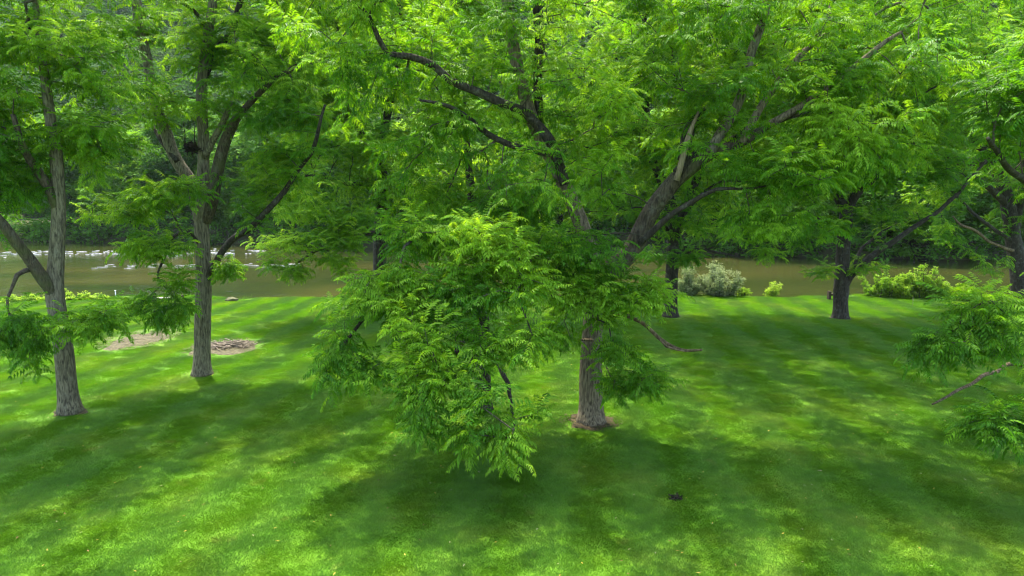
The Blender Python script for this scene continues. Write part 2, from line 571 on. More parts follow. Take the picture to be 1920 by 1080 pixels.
FAR_CLUMPS = [clump_mesh("far_leaf_clump", 40 + s, n=17, rad=0.62, ll=0.44, lw=0.24, mat=M_FARLEAF) for s in range(4)]
HILL_CLUMPS = [clump_mesh("hill_leaf_clump", 60 + s, n=150, rad=4.4, ll=1.5, lw=1.0, mat=M_HILLLEAF) for s in range(4)]
SILVER_SPRIGS = [clump_mesh("silver_sprig", 80 + s, n=14, rad=0.13, ll=0.13, lw=0.028, mat=M_SILVER, up=0.75) for s in range(3)]
WEED_SPRIGS = [clump_mesh("weed_sprig", 90 + s, n=9, rad=0.09, ll=0.13, lw=0.045, mat=M_WEED, up=0.35) for s in range(3)]


def scatter_group(name, meshes):
    """Geometry nodes: one of the given pieces on every point, turned and sized by the point's own values."""
    g = bpy.data.node_groups.new(name, 'GeometryNodeTree')
    g.interface.new_socket("Geometry", in_out='INPUT', socket_type='NodeSocketGeometry')
    g.interface.new_socket("Geometry", in_out='OUTPUT', socket_type='NodeSocketGeometry')
    gi = g.nodes.new("NodeGroupInput"); go = g.nodes.new("NodeGroupOutput")
    join = g.nodes.new("GeometryNodeJoinGeometry")
    for i, me in enumerate(meshes):
        o = bpy.data.objects.new(me.name + "_source", me)
        oi = g.nodes.new("GeometryNodeObjectInfo")
        oi.inputs["Object"].default_value = o
        oi.inputs["As Instance"].default_value = False
        g2i = g.nodes.new("GeometryNodeGeometryToInstance")
        g.links.new(oi.outputs["Geometry"], g2i.inputs[0])
        g.links.new(g2i.outputs[0], join.inputs[0])
    iop = g.nodes.new("GeometryNodeInstanceOnPoints")
    iop.inputs["Pick Instance"].default_value = True
    g.links.new(gi.outputs[0], iop.inputs["Points"])
    g.links.new(join.outputs[0], iop.inputs["Instance"])

    def na(nm, typ, inp):
        a = g.nodes.new("GeometryNodeInputNamedAttribute")
        a.data_type = typ
        a.inputs["Name"].default_value = nm
        g.links.new(a.outputs["Attribute"], iop.inputs[inp])
    na("variant", 'INT', "Instance Index")
    na("turn", 'FLOAT_VECTOR', "Rotation")
    na("size", 'FLOAT', "Scale")
    g.links.new(iop.outputs[0], go.inputs[0])
    return g


G_FROND = scatter_group("leaves_on_twigs", FRONDS)
G_FAR = scatter_group("far_leaves", FAR_CLUMPS)
G_HILL = scatter_group("hill_leaves", HILL_CLUMPS)
G_SILVER = scatter_group("silver_leaves", SILVER_SPRIGS)
G_WEED = scatter_group("weed_leaves", WEED_SPRIGS)


def scatter(name, group, pos, turn, size, variant, tint, mat, parent=None):
    me = bpy.data.meshes.new(name)
    n = len(pos)
    me.vertices.add(n)
    me.vertices.foreach_set("co", np.asarray(pos, dtype=np.float32).ravel())
    a = me.attributes.new("turn", 'FLOAT_VECTOR', 'POINT'); a.data.foreach_set("vector", np.asarray(turn, dtype=np.float32).ravel())
    a = me.attributes.new("size", 'FLOAT', 'POINT'); a.data.foreach_set("value", np.asarray(size, dtype=np.float32))
    a = me.attributes.new("variant", 'INT', 'POINT'); a.data.foreach_set("value", np.asarray(variant, dtype=np.int32))
    a = me.attributes.new("tint", 'FLOAT', 'POINT'); a.data.foreach_set("value", np.asarray(tint, dtype=np.float32))
    me.materials.append(mat)
    o = bpy.data.objects.new(name, me)
    COL.objects.link(o)
    if parent is not None:
        o.parent = parent
    md = o.modifiers.new("scatter", 'NODES')
    md.node_group = group
    o["kind"] = "stuff"
    return o


def eulers(X, Z):
    """XYZ Euler angles of frames whose local x axis is X and whose z axis is near Z (arrays)."""
    X = X / np.linalg.norm(X, axis=1, keepdims=True)
    Y = np.cross(Z, X)
    Y /= np.maximum(np.linalg.norm(Y, axis=1, keepdims=True), 1e-6)
    Zc = np.cross(X, Y)
    ry = -np.arcsin(np.clip(X[:, 2], -1, 1))
    rx = np.arctan2(Y[:, 2], Zc[:, 2])
    rz = np.arctan2(X[:, 1], X[:, 0])
    return np.stack([rx, ry, rz], 1)


# ------------------------------------------------------------------ walnut trees
def fill_blobs(blobs, dens, seed):
    """Twig ends inside the crown's boughs, thinned by a noise so that the crown has holes."""
    rg = np.random.default_rng(seed)
    out, sm = [], []
    for b in blobs:
        (px, py, Y), (rx, ry, rz) = b[0], b[1]
        k = b[2] if len(b) > 2 else 1.0
        c = at(px, py, Y) if py is not None else Vector(px)
        vol = 4.19 * rx * ry * rz
        n = max(12, int(vol * dens * k * (1.35 if vol > 12 else 1.0) * max(1.0, min(4.0, 7.0 / vol ** 0.6))))
        q = rg.normal(size=(n, 3))
        q /= np.linalg.norm(q, axis=1, keepdims=True)
        q *= rg.random((n, 1)) ** 0.42
        # slightly flattened tops, ragged undersides
        q[:, 2] += 0.12 * rg.normal(size=n)
        p = np.array(c) + q * np.array([rx, ry, rz])
        out.append(p); sm.append(np.full(n, vol < 12))
    p = np.concatenate(out); small = np.concatenate(sm)
    keep = [mnoise.noise(Vector((x * 0.42 + seed, y * 0.42, z * 1.15))) > (-0.17 if small[i] else 0.0) or i % 9 == 0 for i, (x, y, z) in enumerate(p)]
    p = p[np.array(keep)]
    return p[p[:, 2] > 0.9]


def grow(skel, anchors, bf=0.35, reach=0.42):
    """Join every twig end to the nearest wood, shortest joins first: gives branches that fork like a tree's."""
    nodes = [np.array(p) for p in skel]
    parent = [-1] * len(nodes)
    plen = np.zeros(len(nodes) + len(anchors) * 14)
    NP = np.zeros((len(nodes) + len(anchors) * 14, 3))
    n0 = len(nodes)
    NP[:n0] = np.array(nodes)
    cnt = n0
    par = np.full(len(NP), -1, dtype=np.int64)
    m = len(anchors)
    best = np.full(m, 1e9); bi = np.zeros(m, dtype=np.int64)
    for j0 in range(0, n0, 64):
        d = np.linalg.norm(anchors[:, None, :] - NP[None, j0:min(j0 + 64, n0)], axis=2)
        k = d.argmin(1); dm = d[np.arange(m), k]
        u = dm < best
        best[u] = dm[u]; bi[u] = k[u] + j0
    alive = np.ones(m, bool)
    paths, tips = [], np.full(m, -1, dtype=np.int64)
    for _ in range(m):
        i = int(np.where(alive, best, 1e9).argmin())
        alive[i] = False
        a, s = NP[bi[i]], anchors[i]
        L = float(np.linalg.norm(s - a))
        k = min(12, max(1, int(L / reach)))
        ids = [int(bi[i])]
        bow = 0.10 * L
        jit = RNG.normal(size=3) * 0.05 * L
        for q in range(1, k + 1):
            t = q / k
            p = a + (s - a) * t + (np.array([0, 0, bow]) + jit) * math.sin(math.pi * t)
            NP[cnt] = p
            par[cnt] = ids[-1]
            plen[cnt] = plen[ids[-1]] + L / k
            ids.append(cnt)
            cnt += 1
        tips[i] = ids[-1]
        paths.append(ids)
        new = np.arange(ids[1], cnt)
        d = np.linalg.norm(anchors[:, None, :] - NP[None, new], axis=2) + bf * plen[None, new]
        kk = d.argmin(1); dm = d[np.arange(m), kk]
        u = alive & (dm < best)
        best[u] = dm[u]; bi[u] = new[kk[u]]
    load = np.zeros(cnt)
    for t in tips:
        load[t] += 1
    for j in range(cnt - 1, n0 - 1, -1):
        load[par[j]] += load[j]
    return NP[:cnt], par[:cnt], load, paths, tips, n0


def walnut(name, label, base, trunk, limbs, blobs, bark, dens=3.4, n_leaf=8, leaf_size=.84, seed=1, leaf_parts=300, tint=0.45, group=None, twig_mat=None, gaps=(), sunlit_tint=()):
    root = empty(name, base)
    tag(root, label, "tree", group)
    off = Vector(base)
    # trunk with its root flare
    pts, rad = catmull([at(*p) if len(p) == 3 else p for p in trunk[0]], trunk[1], 0.22)
    fl = []
    z0 = pts[0].z
    for p, r in zip(pts, rad):
        h = max(0, p.z - z0)
        fl.append(r * (1 + 0.42 * math.exp(-h / 0.28)))
    mb = MB()
    mb.tube([p - off for p in pts], fl, 22, rough=0.10, seed=seed)
    mb.build("trunk", bark, root, True)
    skel = [p for p in pts if p.z > z0 + 2.2]
    for li in limbs:
        lp, lr = catmull([at(*p) for p in li[0]], li[1], 0.22)
        wob = [p + Vector((mnoise.noise(p * 0.9), mnoise.noise(p * 0.9 + Vector((9, 0, 0))), mnoise.noise(p * 0.9 + Vector((0, 7, 0))))) * 0.10 * min(1, i / 4) for i, p in enumerate(lp)]
        b = MB()
        b.tube([p - off for p in wob], lr, 12, rough=0.12, seed=seed + 3)
        o = b.build(li[3] if len(li) > 3 else "limb", li[2] if len(li) > 2 and li[2] else bark, root, True)
        if not (len(li) > 3):
            skel += wob[1:]
    anchors = fill_blobs(blobs, dens, seed)
    for gc, gr in gaps:                                   # openings in the crown that show the limbs
        e = (anchors - np.array(at(*gc))) / np.array(gr)
        anchors = anchors[(e ** 2).sum(1) > 1]
    NP, par, load, paths, tips, n0 = grow(skel, anchors)
    # branches and twigs in one piece
    tw = MB()
    offn = np.array(off)
    for ids in paths:
        pl = [NP[j] - offn for j in ids]
        rr = [0.0055 * max(1.0, load[j]) ** 0.46 + 0.003 for j in ids]
        rr[0] = rr[1] * 1.05
        tw.tube(pl, rr, 5 if max(rr) > 0.03 else 3, cap=False)
    o = tw.build("branches", twig_mat or M_TWIG, root, True)
    o["kind"] = "stuff"
    # compound leaves: a spray of them round every twig end
    m = len(tips)
    rg = np.random.default_rng(seed + 100)
    tp = NP[tips]
    pd = tp - NP[par[tips]]
    pd /= np.maximum(np.linalg.norm(pd, axis=1, keepdims=True), 1e-6)
    P, X, S, T = [], [], [], []
    bough = np.array([mnoise.noise(Vector((x * 0.5, y * 0.5, z * 0.5 + seed))) for x, y, z in tp])
    top = (tp[:, 2] - tp[:, 2].min()) / max(1e-3, tp[:, 2].max() - tp[:, 2].min())
    for k in range(n_leaf):
        frac = k / max(1, n_leaf - 1)
        az = k * 2.4 + rg.random(m) * 0.9 + rg.random(m) * 0.0 + (np.arange(m) * 1.7)
        elev = rg.uniform(-0.35, 0.35, m) + 0.45 * frac
        d = np.stack([np.cos(az) * np.cos(elev), np.sin(az) * np.cos(elev), np.sin(elev)], 1) + pd * (0.35 + 0.35 * frac)
        along = pd * (frac - 0.75) * 0.62
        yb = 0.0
        for yc, yr in sunlit_tint:                              # sprays that catch the sun, painted in by a yellower leaf tint
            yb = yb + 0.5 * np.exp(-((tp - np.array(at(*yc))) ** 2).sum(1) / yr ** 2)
        P.append(tp + along + rg.normal(size=(m, 3)) * 0.03)
        X.append(d)
        S.append(leaf_size * rg.uniform(0.78, 1.22, m) * (1.0 - 0.15 * frac))
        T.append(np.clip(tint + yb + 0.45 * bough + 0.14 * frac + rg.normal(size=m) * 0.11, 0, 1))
    P, X, S, T = np.concatenate(P), np.concatenate(X), np.concatenate(S), np.concatenate(T)
    Z = np.tile(np.array([0, 0, 1.0]), (len(P), 1)) + rg.normal(size=(len(P), 3)) * 0.22
    E = eulers(X, Z)
    V = rg.integers(0, len(FRONDS), len(P))
    rest = np.ones(len(P), bool)
    if leaf_parts:
        u, w = pix(P)
        ok = (u > -5) & (u < 1925) & (w > -5) & (w < 1085)
        dist = np.where(ok, np.linalg.norm(P - np.array([0, 0, CAM_H]), axis=1) / S, 1e9)
        pick = np.argsort(dist)[:leaf_parts]
        for i in pick:
            if dist[i] > 1e8:
                continue
            rest[i] = False
            q = bpy.data.objects.new("compound_leaf", FRONDS[int(V[i])])
            q.location = P[i] - offn
            q.rotation_euler = E[i]
            q.scale = (S[i],) * 3
            q["tint"] = float(T[i])
            q.parent = root
            COL.objects.link(q)
    scatter("foliage", G_FROND, P[rest] - offn, E[rest], S[rest], V[rest], T[rest], M_LEAF, root)
    return root, len(P)


def ground_at(px, py):
    p = on_ground(px, py)
    p.z = lawn_z(p.x, p.y) - 0.03
    return p


def Ys(pts, y0, y1):
    """Give a list of (px, py) pixels a run of distances from y0 to y1."""
    n = len(pts)
    return [(p[0], p[1], y0 + (y1 - y0) * i / max(1, n - 1)) for i, p in enumerate(pts)]


n_all = 0
# --- leftmost tree
bA = ground_at(133, 772)
YA = bA.y
r_, n_ = walnut("walnut_tree", "leftmost grey-barked walnut forking low, a leafy bough hanging across its trunk", bA,
    ([tuple(bA)] + [], [0.3]) if False else
    (Ys([(133, 774), (127, 730), (119, 660), (110, 600), (103, 545), (107, 460), (110, 390), (106, 300), (96, 230), (85, 150), (70, 40), (60, -80)], YA, YA), [.29, .28, .26, .25, .25, .205, .185, .17, .15, .12, .09, .05]),
    [(Ys([(104, 552), (85, 528), (60, 497), (38, 466), (5, 420), (-40, 365), (-90, 290)], YA, YA - 1.5), [.2, .19, .17, .15, .13, .11, .07], M_BARK_MOSSY),
     (Ys([(62, 505), (47, 508), (32, 516), (24, 532), (14, 560), (20, 590)], YA - .3, YA - 1.9), [.07, .07, .065, .05, .04, .02], M_BARK_MOSSY),
     (Ys([(110, 395), (88, 350), (62, 305), (45, 275), (20, 215)], YA, YA - 1), [.14, .13, .12, .1, .06], M_BARK_MOSSY)],
    [((100, 165, YA), (2.9, 2.4, 2.5)), ((50, -70, YA), (4.5, 3, 2.6), .5), (((-10.5, 15.5, 12.8), None, 0), (4.2, 3.2, 1.4), .3), ((-70, 290, YA - 1), (2.0, 2, 2)), ((20, 330, YA - .5), (1.0, 1, .8), .8),  # the blob set by world point is unseen foliage added to dapple the lawn
     ((170, 260, YA + .5), (1.0, 1.2, .9), .8),
     ((45, 590, YA - 2), (.9, .6, .45)), ((140, 605, YA - 2.1), (1.0, .55, .42)), ((205, 600, YA - 1.9), (.55, .5, .35), .7), ((62, 665, YA - 2.2), (.35, .3, .5), .8), ((15, 640, YA - 2.2), (.5, .4, .45), .8)],
    M_BARK_GREY, seed=11, tint=.42, gaps=[((105, 330, YA - 1.5), (.8, 1.6, 1.7)), ((55, 310, YA - 1.4), (.8, 1.2, .7))], sunlit_tint=[((130, 60, YA - 2), 1.0), ((40, 40, YA - 2), .9)]); n_all += n_

# --- second tree from the left
bB = ground_at(379, 702)
YB = bB.y
r_, n_ = walnut("walnut_tree", "tall walnut splitting into three upright limbs in front of the stick pile", bB,
    (Ys([(379, 704), (379, 660), (381, 580), (381, 500), (378, 420), (381, 330), (381, 250), (378, 170), (388, 80), (400, 0), (408, -90)], YB, YB), [.30, .29, .275, .27, .25, .21, .19, .175, .165, .15, .1]),
    [(Ys([(376, 420), (362, 355), (337, 310), (312, 250), (291, 190), (276, 120), (265, 60), (253, -10), (245, -100)], YB, YB + .8), [.22, .22, .21, .2, .18, .17, .16, .15, .1]),
     (Ys([(333, 303), (305, 265), (278, 232)], YB, YB + .6), [.1, .08, .06], M_BARK_DARK),
     (Ys([(384, 415), (402, 358), (415, 300), (432, 240), (450, 213), (480, 180), (520, 145), (560, 122)], YB, YB - .6), [.22, .21, .2, .18, .12, .11, .1, .07], M_BARK_MOSSY),
     (Ys([(384, 296), (403, 258), (424, 217), (437, 190)], YB - .1, YB - .6), [.13, .11, .1, .07]),
     (Ys([(386, 530), (405, 490), (425, 460), (462, 428), (500, 395), (540, 345), (574, 300), (594, 262), (612, 200)], YB, YB - 1.5), [.14, .125, .12, .11, .1, .09, .08, .07, .04], M_BARK_DARK),
     (Ys([(383, 150), (402, 95), (432, 65), (446, 20), (458, -40)], YB, YB + 1), [.12, .11, .11, .1, .08], M_BARK_DARK),
     (Ys([(388, 52), (365, 22), (343, 8)], YB, YB - .8), [.08, .06, .04], M_BARK_DARK),
     (Ys([(372, 455), (350, 432), (325, 440), (308, 485), (300, 525), (328, 562)], YB - .2, YB - 2.4), [.06, .055, .05, .045, .035, .02], M_BARK_DARK)],
    [((330, 110, YB - .3), (2.0, 2, 1.5), .8), ((490, 110, YB), (2.4, 2.4, 2.6)), ((560, 240, YB - .5), (1.6, 1.5, 1.3)), ((400, -80, YB), (5.5, 4, 2.2), .5),
     ((235, 70, YB + .8), (1.4, 1.6, 1.2), .8), ((410, 215, YB - .8), (1.0, .9, .7), .7), ((300, 190, YB - .4), (1.1, 1, .8), .7),
     ((245, 400, YB - 1.6), (1.5, 1.2, .75)), ((325, 365, YB - 2), (1.2, 1, .6)), ((285, 465, YB - 2), (1.3, 1, .55)), ((320, 525, YB - 2.5), (.75, .6, .5)), ((300, 590, YB - 2.5), (.55, .45, .42), .8), ((340, 575, YB - 2.5), (.4, .4, .35), .8), ((255, 575, YB - 2.6), (.5, .4, .3), .7),
     ((480, 380, YB - .5), (.9, .9, .8), .8), ((530, 320, YB - .6), (1.2, 1, .9)), ((430, 505, YB - .5), (.35, .3, .25), .6), ((460, 330, YB), (.8, .8, .6), .6)],
    M_BARK_GREY, seed=23, tint=.47, gaps=[((312, 562, YB - 2.6), (.5, .8, .24)), ((310, 270, YB - 1.5), (1.1, 2, 1.5)), ((415, 290, YB - 1.6), (.8, 1.6, 1.9)), ((385, 80, YB - 1.8), (.7, 1.6, 1.8)), ((265, 60, YB - 1), (.6, 1.8, 2)), ((520, 380, YB - 1.6), (1.0, 1.2, .8))], sunlit_tint=[((560, 60, YB - 1), 1.6), ((320, 70, YB - 1), 1.0)]); n_all += n_

# --- tree at the bank, left of centre
bC = ground_at(712, 577)
YC = bC.y
r_, n_ = walnut("walnut_tree", "dark-trunked walnut on the bank whose pale lower boughs reach left over brown water", bC,
    (Ys([(712, 579), (712, 500), (713, 420), (715, 340), (720, 250), (735, 170), (745, 60), (750, -40)], YC, YC), [.40, .37, .35, .33, .25, .2, .15, .08]),
    [(Ys([(714, 330), (702, 285), (682, 255), (660, 200), (640, 100), (630, 20)], YC, YC - 1), [.22, .2, .17, .14, .1, .06]),
     (Ys([(712, 440), (680, 440), (632, 455), (592, 470), (556, 497)], YC, YC - 5), [.15, .13, .1, .08, .04]),
     (Ys([(713, 350), (680, 345), (640, 343), (600, 330), (560, 330)], YC, YC - 4), [.14, .12, .1, .08, .05]),
     (Ys([(713, 390), (760, 330), (800, 270), (830, 180)], YC, YC - 1), [.16, .14, .1, .07])],
    [((575, 450, YC - 5), (2.7, 1.8, 1.5), 1.6), ((512, 488, YC - 5.6), (1.0, .9, .6), 1.3), ((640, 425, YC - 4.5), (2.0, 1.5, 1.2), 1.5), ((600, 365, YC - 3.5), (2.6, 2, 1.4)), ((640, 495, YC - 4), (.9, .8, .5), .8), ((555, 515, YC - 5.2), (.7, .6, .45), .8),
     ((640, 230, YC - 1.5), (4.0, 3.5, 4.0)), ((590, 110, YC - 1.5), (4.0, 3.5, 3.6)), ((790, 330, YC), (3.2, 3, 4.2), .8), ((700, -10, YC), (7, 5, 3.8), .8), ((840, 120, YC), (3.5, 3.5, 4.5), .7)],
    M_BARK_DARK, seed=37, dens=2.1, leaf_size=.95, leaf_parts=250, tint=.58, sunlit_tint=[((540, 450, YC - 6), 1.2)], twig_mat=M_BARK_DARK); n_all += n_

# --- central forked tree
bD = ground_at(1108, 792)
YD = bD.y
r_, n_ = walnut("walnut_tree", "big central walnut in a ring of bare soil, dead snag poking out right", bD,
    (Ys([(1108, 795), (1108, 750), (1108, 690), (1111, 620), (1113, 560), (1108, 490), (1090, 420), (1050, 330), (1002, 235), (976, 150), (958, 60), (945, -40)], YD, YD + 1.0), [.35, .345, .335, .30, .31, .25, .22, .2, .19, .18, .17, .12]),
    [(Ys([(1110, 555), (1145, 512), (1182, 468), (1205, 425), (1235, 376), (1265, 336), (1300, 310), (1340, 286), (1388, 268), (1440, 235), (1500, 213), (1565, 232)], YD, YD - 1.2), [.29, .28, .27, .26, .25, .225, .19, .15, .12, .09, .07, .04], M_BARK_MOSSY),
     (Ys([(1270, 325), (1296, 298), (1325, 278), (1365, 269), (1400, 240)], YD - .7, YD - .2), [.16, .14, .13, .11, .06], M_BARK_DARK),
     (Ys([(1200, 455), (1230, 427), (1270, 395), (1318, 366), (1345, 357), (1420, 352), (1470, 335)], YD - .8, YD - 2.2), [.10, .085, .075, .065, .05, .025, .015], M_BARK_DARK),
     (Ys([(1060, 345), (1035, 275), (985, 215), (940, 193), (880, 170), (842, 152), (812, 120), (770, 102), (727, 98), (710, 70), (690, 30), (655, -5), (610, -60)], YD, YD - 2.2), [.16, .145, .13, .125, .115, .105, .1, .09, .075, .065, .055, .045, .03], M_BARK_DARK),
     (Ys([(1030, 290), (930, 258), (880, 222), (840, 200), (790, 190)], YD, YD - 1.6), [.09, .08, .07, .05, .03], M_BARK_DARK),
     (Ys([(1330, 290), (1385, 190), (1408, 100), (1440, 0), (1450, -60)], YD - .9, YD - .1), [.14, .13, .12, .11, .08], M_BARK_GREY),
     (Ys([(1390, 268), (1440, 180), (1500, 110), (1570, 50)], YD - 1, YD - .6), [.11, .09, .08, .05]),
     (Ys([(1440, 235), (1530, 180), (1620, 110), (1690, 60)], YD - 1.1, YD - 1.5), [.1, .09, .07, .04]),
     (Ys([(1010, 240), (1012, 120), (1012, 20), (1020, -60)], YD + .9, YD + .6), [.13, .14, .15, .1], M_BARK_DARK),
     (Ys([(1112, 600), (1150, 585), (1200, 605), (1236, 632), (1268, 653), (1295, 660), (1317, 659)], YD - .2, YD - 2.6), [.07, .06, .055, .055, .05, .035, .025], M_DEADWOOD, "dead_branch"),
     (Ys([(1234, 633), (1250, 650), (1272, 658), (1290, 662)], YD - 2.05, YD - 2.35), [.028, .03, .025, .012], M_DEADWOOD, "dead_branch"),
     (Ys([(1268, 338), (1280, 296), (1296, 250), (1311, 212)], YD - .95, YD - 1.0), [.085, .08, .065, .03], M_PALEWOOD, "broken_limb"),
     (Ys([(1279, 300), (1288, 262), (1302, 228), (1318, 205)], YD - .7, YD - .4), [.13, .16, .14, .1], M_BARK_DARK),
     (Ys([(1110, 638), (1092, 637), (1083, 637)], YD - .2, YD - .9), [.045, .035, .03], M_DEADWOOD, "branch_stub")],
    [((1000, 140, YD), (3.8, 2.2, 2.8), .6), ((1090, 330, YD - 2), (2.2, 1.5, 1.8), .7), ((930, 335, YD + .6), (2.5, 1.5, 1.6), .75), ((790, 190, YD), (2.6, 2.0, 2.6)), ((860, 370, YD), (1.6, 1.2, 1.1)), ((960, 400, YD - 1.2), (1.1, .8, .6)),
     ((1080, 470, YD - 1.8), (1.2, .9, .8)), ((1175, 545, YD - 2.1), (1.3, .9, .5), 1.3), ((1080, 520, YD - 1.6), (1.0, .8, .5), 1.2), ((1180, 480, YD - 2.2), (1.0, .8, .6), 1.0), ((1090, 560, YD - 2.0), (.75, .6, .45)), ((1060, 620, YD - 1.9), (.45, .5, .5), .8), ((1222, 548, YD - 2.3), (.55, .5, .36)), ((1150, 660, YD - 2.1), (.7, .5, .35)), ((1165, 720, YD - 2.1), (.6, .45, .35), .8), ((1215, 715, YD - 2.3), (.5, .45, .38), .8),
     ((1140, 610, YD - 1.8), (.5, .4, .35), .8),
     ((1390, 130, YD - 1), (3.4, 2.6, 2.8), .75), ((1230, 190, YD), (2.0, 2, 2.2), .7), ((1450, 320, YD - 1.8), (2.2, 1.8, 1.1)), ((1550, 220, YD - 2), (2.2, 1.8, 1.6)), ((1650, 140, YD - 1.6), (2.2, 1.8, 2.0)), ((1500, 420, YD - 2.2), (.9, .8, .5), .7), ((1410, 420, YD - 2), (.9, .8, .4), .5),
     ((1100, -60, YD), (8, 5, 2.2), .42), (((-1.5, 14.5, 13.2), None, 0), (4.2, 2.6, 1.3), .2), (((6.5, 15, 13.0), None, 0), (4.2, 3.0, 1.3), .25), (((9.5, 22, 13), None, 0), (3.6, 3, 2), .6), (((14.5, 26, 14), None, 0), (3.5, 3.5, 2), .6), (((-7, 27, 14.5), None, 0), (3, 3, 2), .5), (((4.5, 20, 15.5), None, 0), (4.5, 4, 2), .2), ((650, 60, YD - 2), (1.6, 1.5, 1.8), .8), ((1620, 270, YD - 2.3), (1.4, 1.2, .6)), ((1140, 215, YD - 2.5), (.8, .8, .8))],  # blobs set by world point are extra foliage added to shade the lawn
    M_BARK_BROWN, seed=41, tint=.46, dens=2.7, gaps=[((1262, 640, YD - 2.4), (.75, 1.0, .38)), ((1275, 490, YD - 2), (.5, 1.5, .7)), ((1258, 370, YD - 2.2), (1.5, 2.0, 1.15)), ((1200, 430, YD - 2.0), (.7, 1.6, .75)), ((900, 175, YD - 1.4), (1.6, 1.3, .45)), ((790, 120, YD - 2), (1.0, 1.2, .4)), ((735, 80, YD - 2.4), (.8, 1.5, .8))], sunlit_tint=[((1100, 50, YD - 2), 1.2), ((1120, 215, YD - 2.3), .9), ((1610, 265, YD - 2.3), 1.0), ((1250, 545, YD - 2.3), .6), ((1100, 540, YD - 2.2), .7)]); n_all += n_

# --- tree in front of it whose boughs hang down to the lawn
bI = ground_at(905, 768)
YI = bI.y
r_, n_ = walnut("walnut_tree", "walnut hidden by its own drooping front boughs, lit yellow-green, left of the central trunk", bI,
    (Ys([(905, 770), (905, 650), (900, 560), (893, 470), (886, 380), (876, 280), (870, 180)], YI, YI + .3), [.27, .24, .22, .19, .15, .1, .05]),
    [(Ys([(903, 600), (860, 565), (800, 545), (745, 565), (685, 590), (650, 640)], YI, YI - 5), [.12, .11, .09, .07, .05, .03]),
     (Ys([(904, 620), (925, 670), (945, 710), (958, 750), (962, 810)], YI, YI - 7), [.1, .08, .06, .04, .02]),
     (Ys([(904, 610), (870, 640), (840, 690), (815, 740)], YI, YI - 6.5), [.1, .08, .05, .03]),
     (Ys([(898, 530), (920, 500), (950, 490), (980, 530)], YI, YI - 4.5), [.1, .08, .06, .03]),
     (Ys([(893, 480), (860, 450), (820, 430), (760, 460)], YI, YI - 4.2), [.1, .08, .06, .03])],
    [((720, 585, YI - 4.6), (1.35, 1.0, .8), 1.4), ((640, 630, YI - 5), (.7, .6, .5), 1.3), ((690, 690, YI - 5.4), (.75, .6, .75), 1.2), ((625, 690, YI - 5.2), (.35, .3, .45), .8), ((780, 640, YI - 5.5), (.9, .7, .55), 1.3),
     ((745, 530, YI - 4.2), (.9, .8, .45), 1.4), ((800, 440, YI - 3.4), (1.2, .9, .7), 1.4), ((905, 470, YI - 4.2), (1.1, .9, .8), 1.4), ((1000, 480, YI - 3.6), (1.0, .8, .7), 1.2), ((860, 560, YI - 4.5), (1.15, .9, .85), 1.4), ((965, 560, YI - 4.6), (1.1, .8, .7), 1.3), ((1040, 540, YI - 3.6), (.6, .5, .5), 1.1),
     ((930, 650, YI - 5.6), (.95, .7, .65), 1.2), ((850, 710, YI - 6), (.9, .6, .5), 1.1), ((910, 760, YI - 6.5), (.7, .5, .5)), ((800, 780, YI - 6.5), (.35, .35, .45), 1.2), ((1000, 770, YI - 6.5), (.55, .45, .6), 1.1), ((955, 850, YI - 7), (.24, .24, .45), 1.3), ((885, 820, YI - 6.7), (.36, .3, .32), 1.1), ((770, 720, YI - 6), (.4, .35, .45), .9), ((1010, 620, YI - 4.5), (.45, .4, .5), .8)],
    M_BARK_DARK, seed=53, gaps=[((735, 700, YI - 5.6), (.28, 1, .6)), ((860, 655, YI - 5.6), (.45, .7, .3)), ((960, 710, YI - 6.2), (.35, .8, .3)), ((815, 500, YI - 4), (.4, .8, .3))], dens=3.6, tint=.5, sunlit_tint=[((745, 630, YI - 5.8), .75), ((905, 450, YI - 4.6), .7), ((800, 420, YI - 4), .6), ((620, 340, YI), 1), ((1010, 520, YI - 4), .7), ((780, 540, YI - 4.5), .6), ((820, 715, YI - 6.2), .5)]); n_all += n_

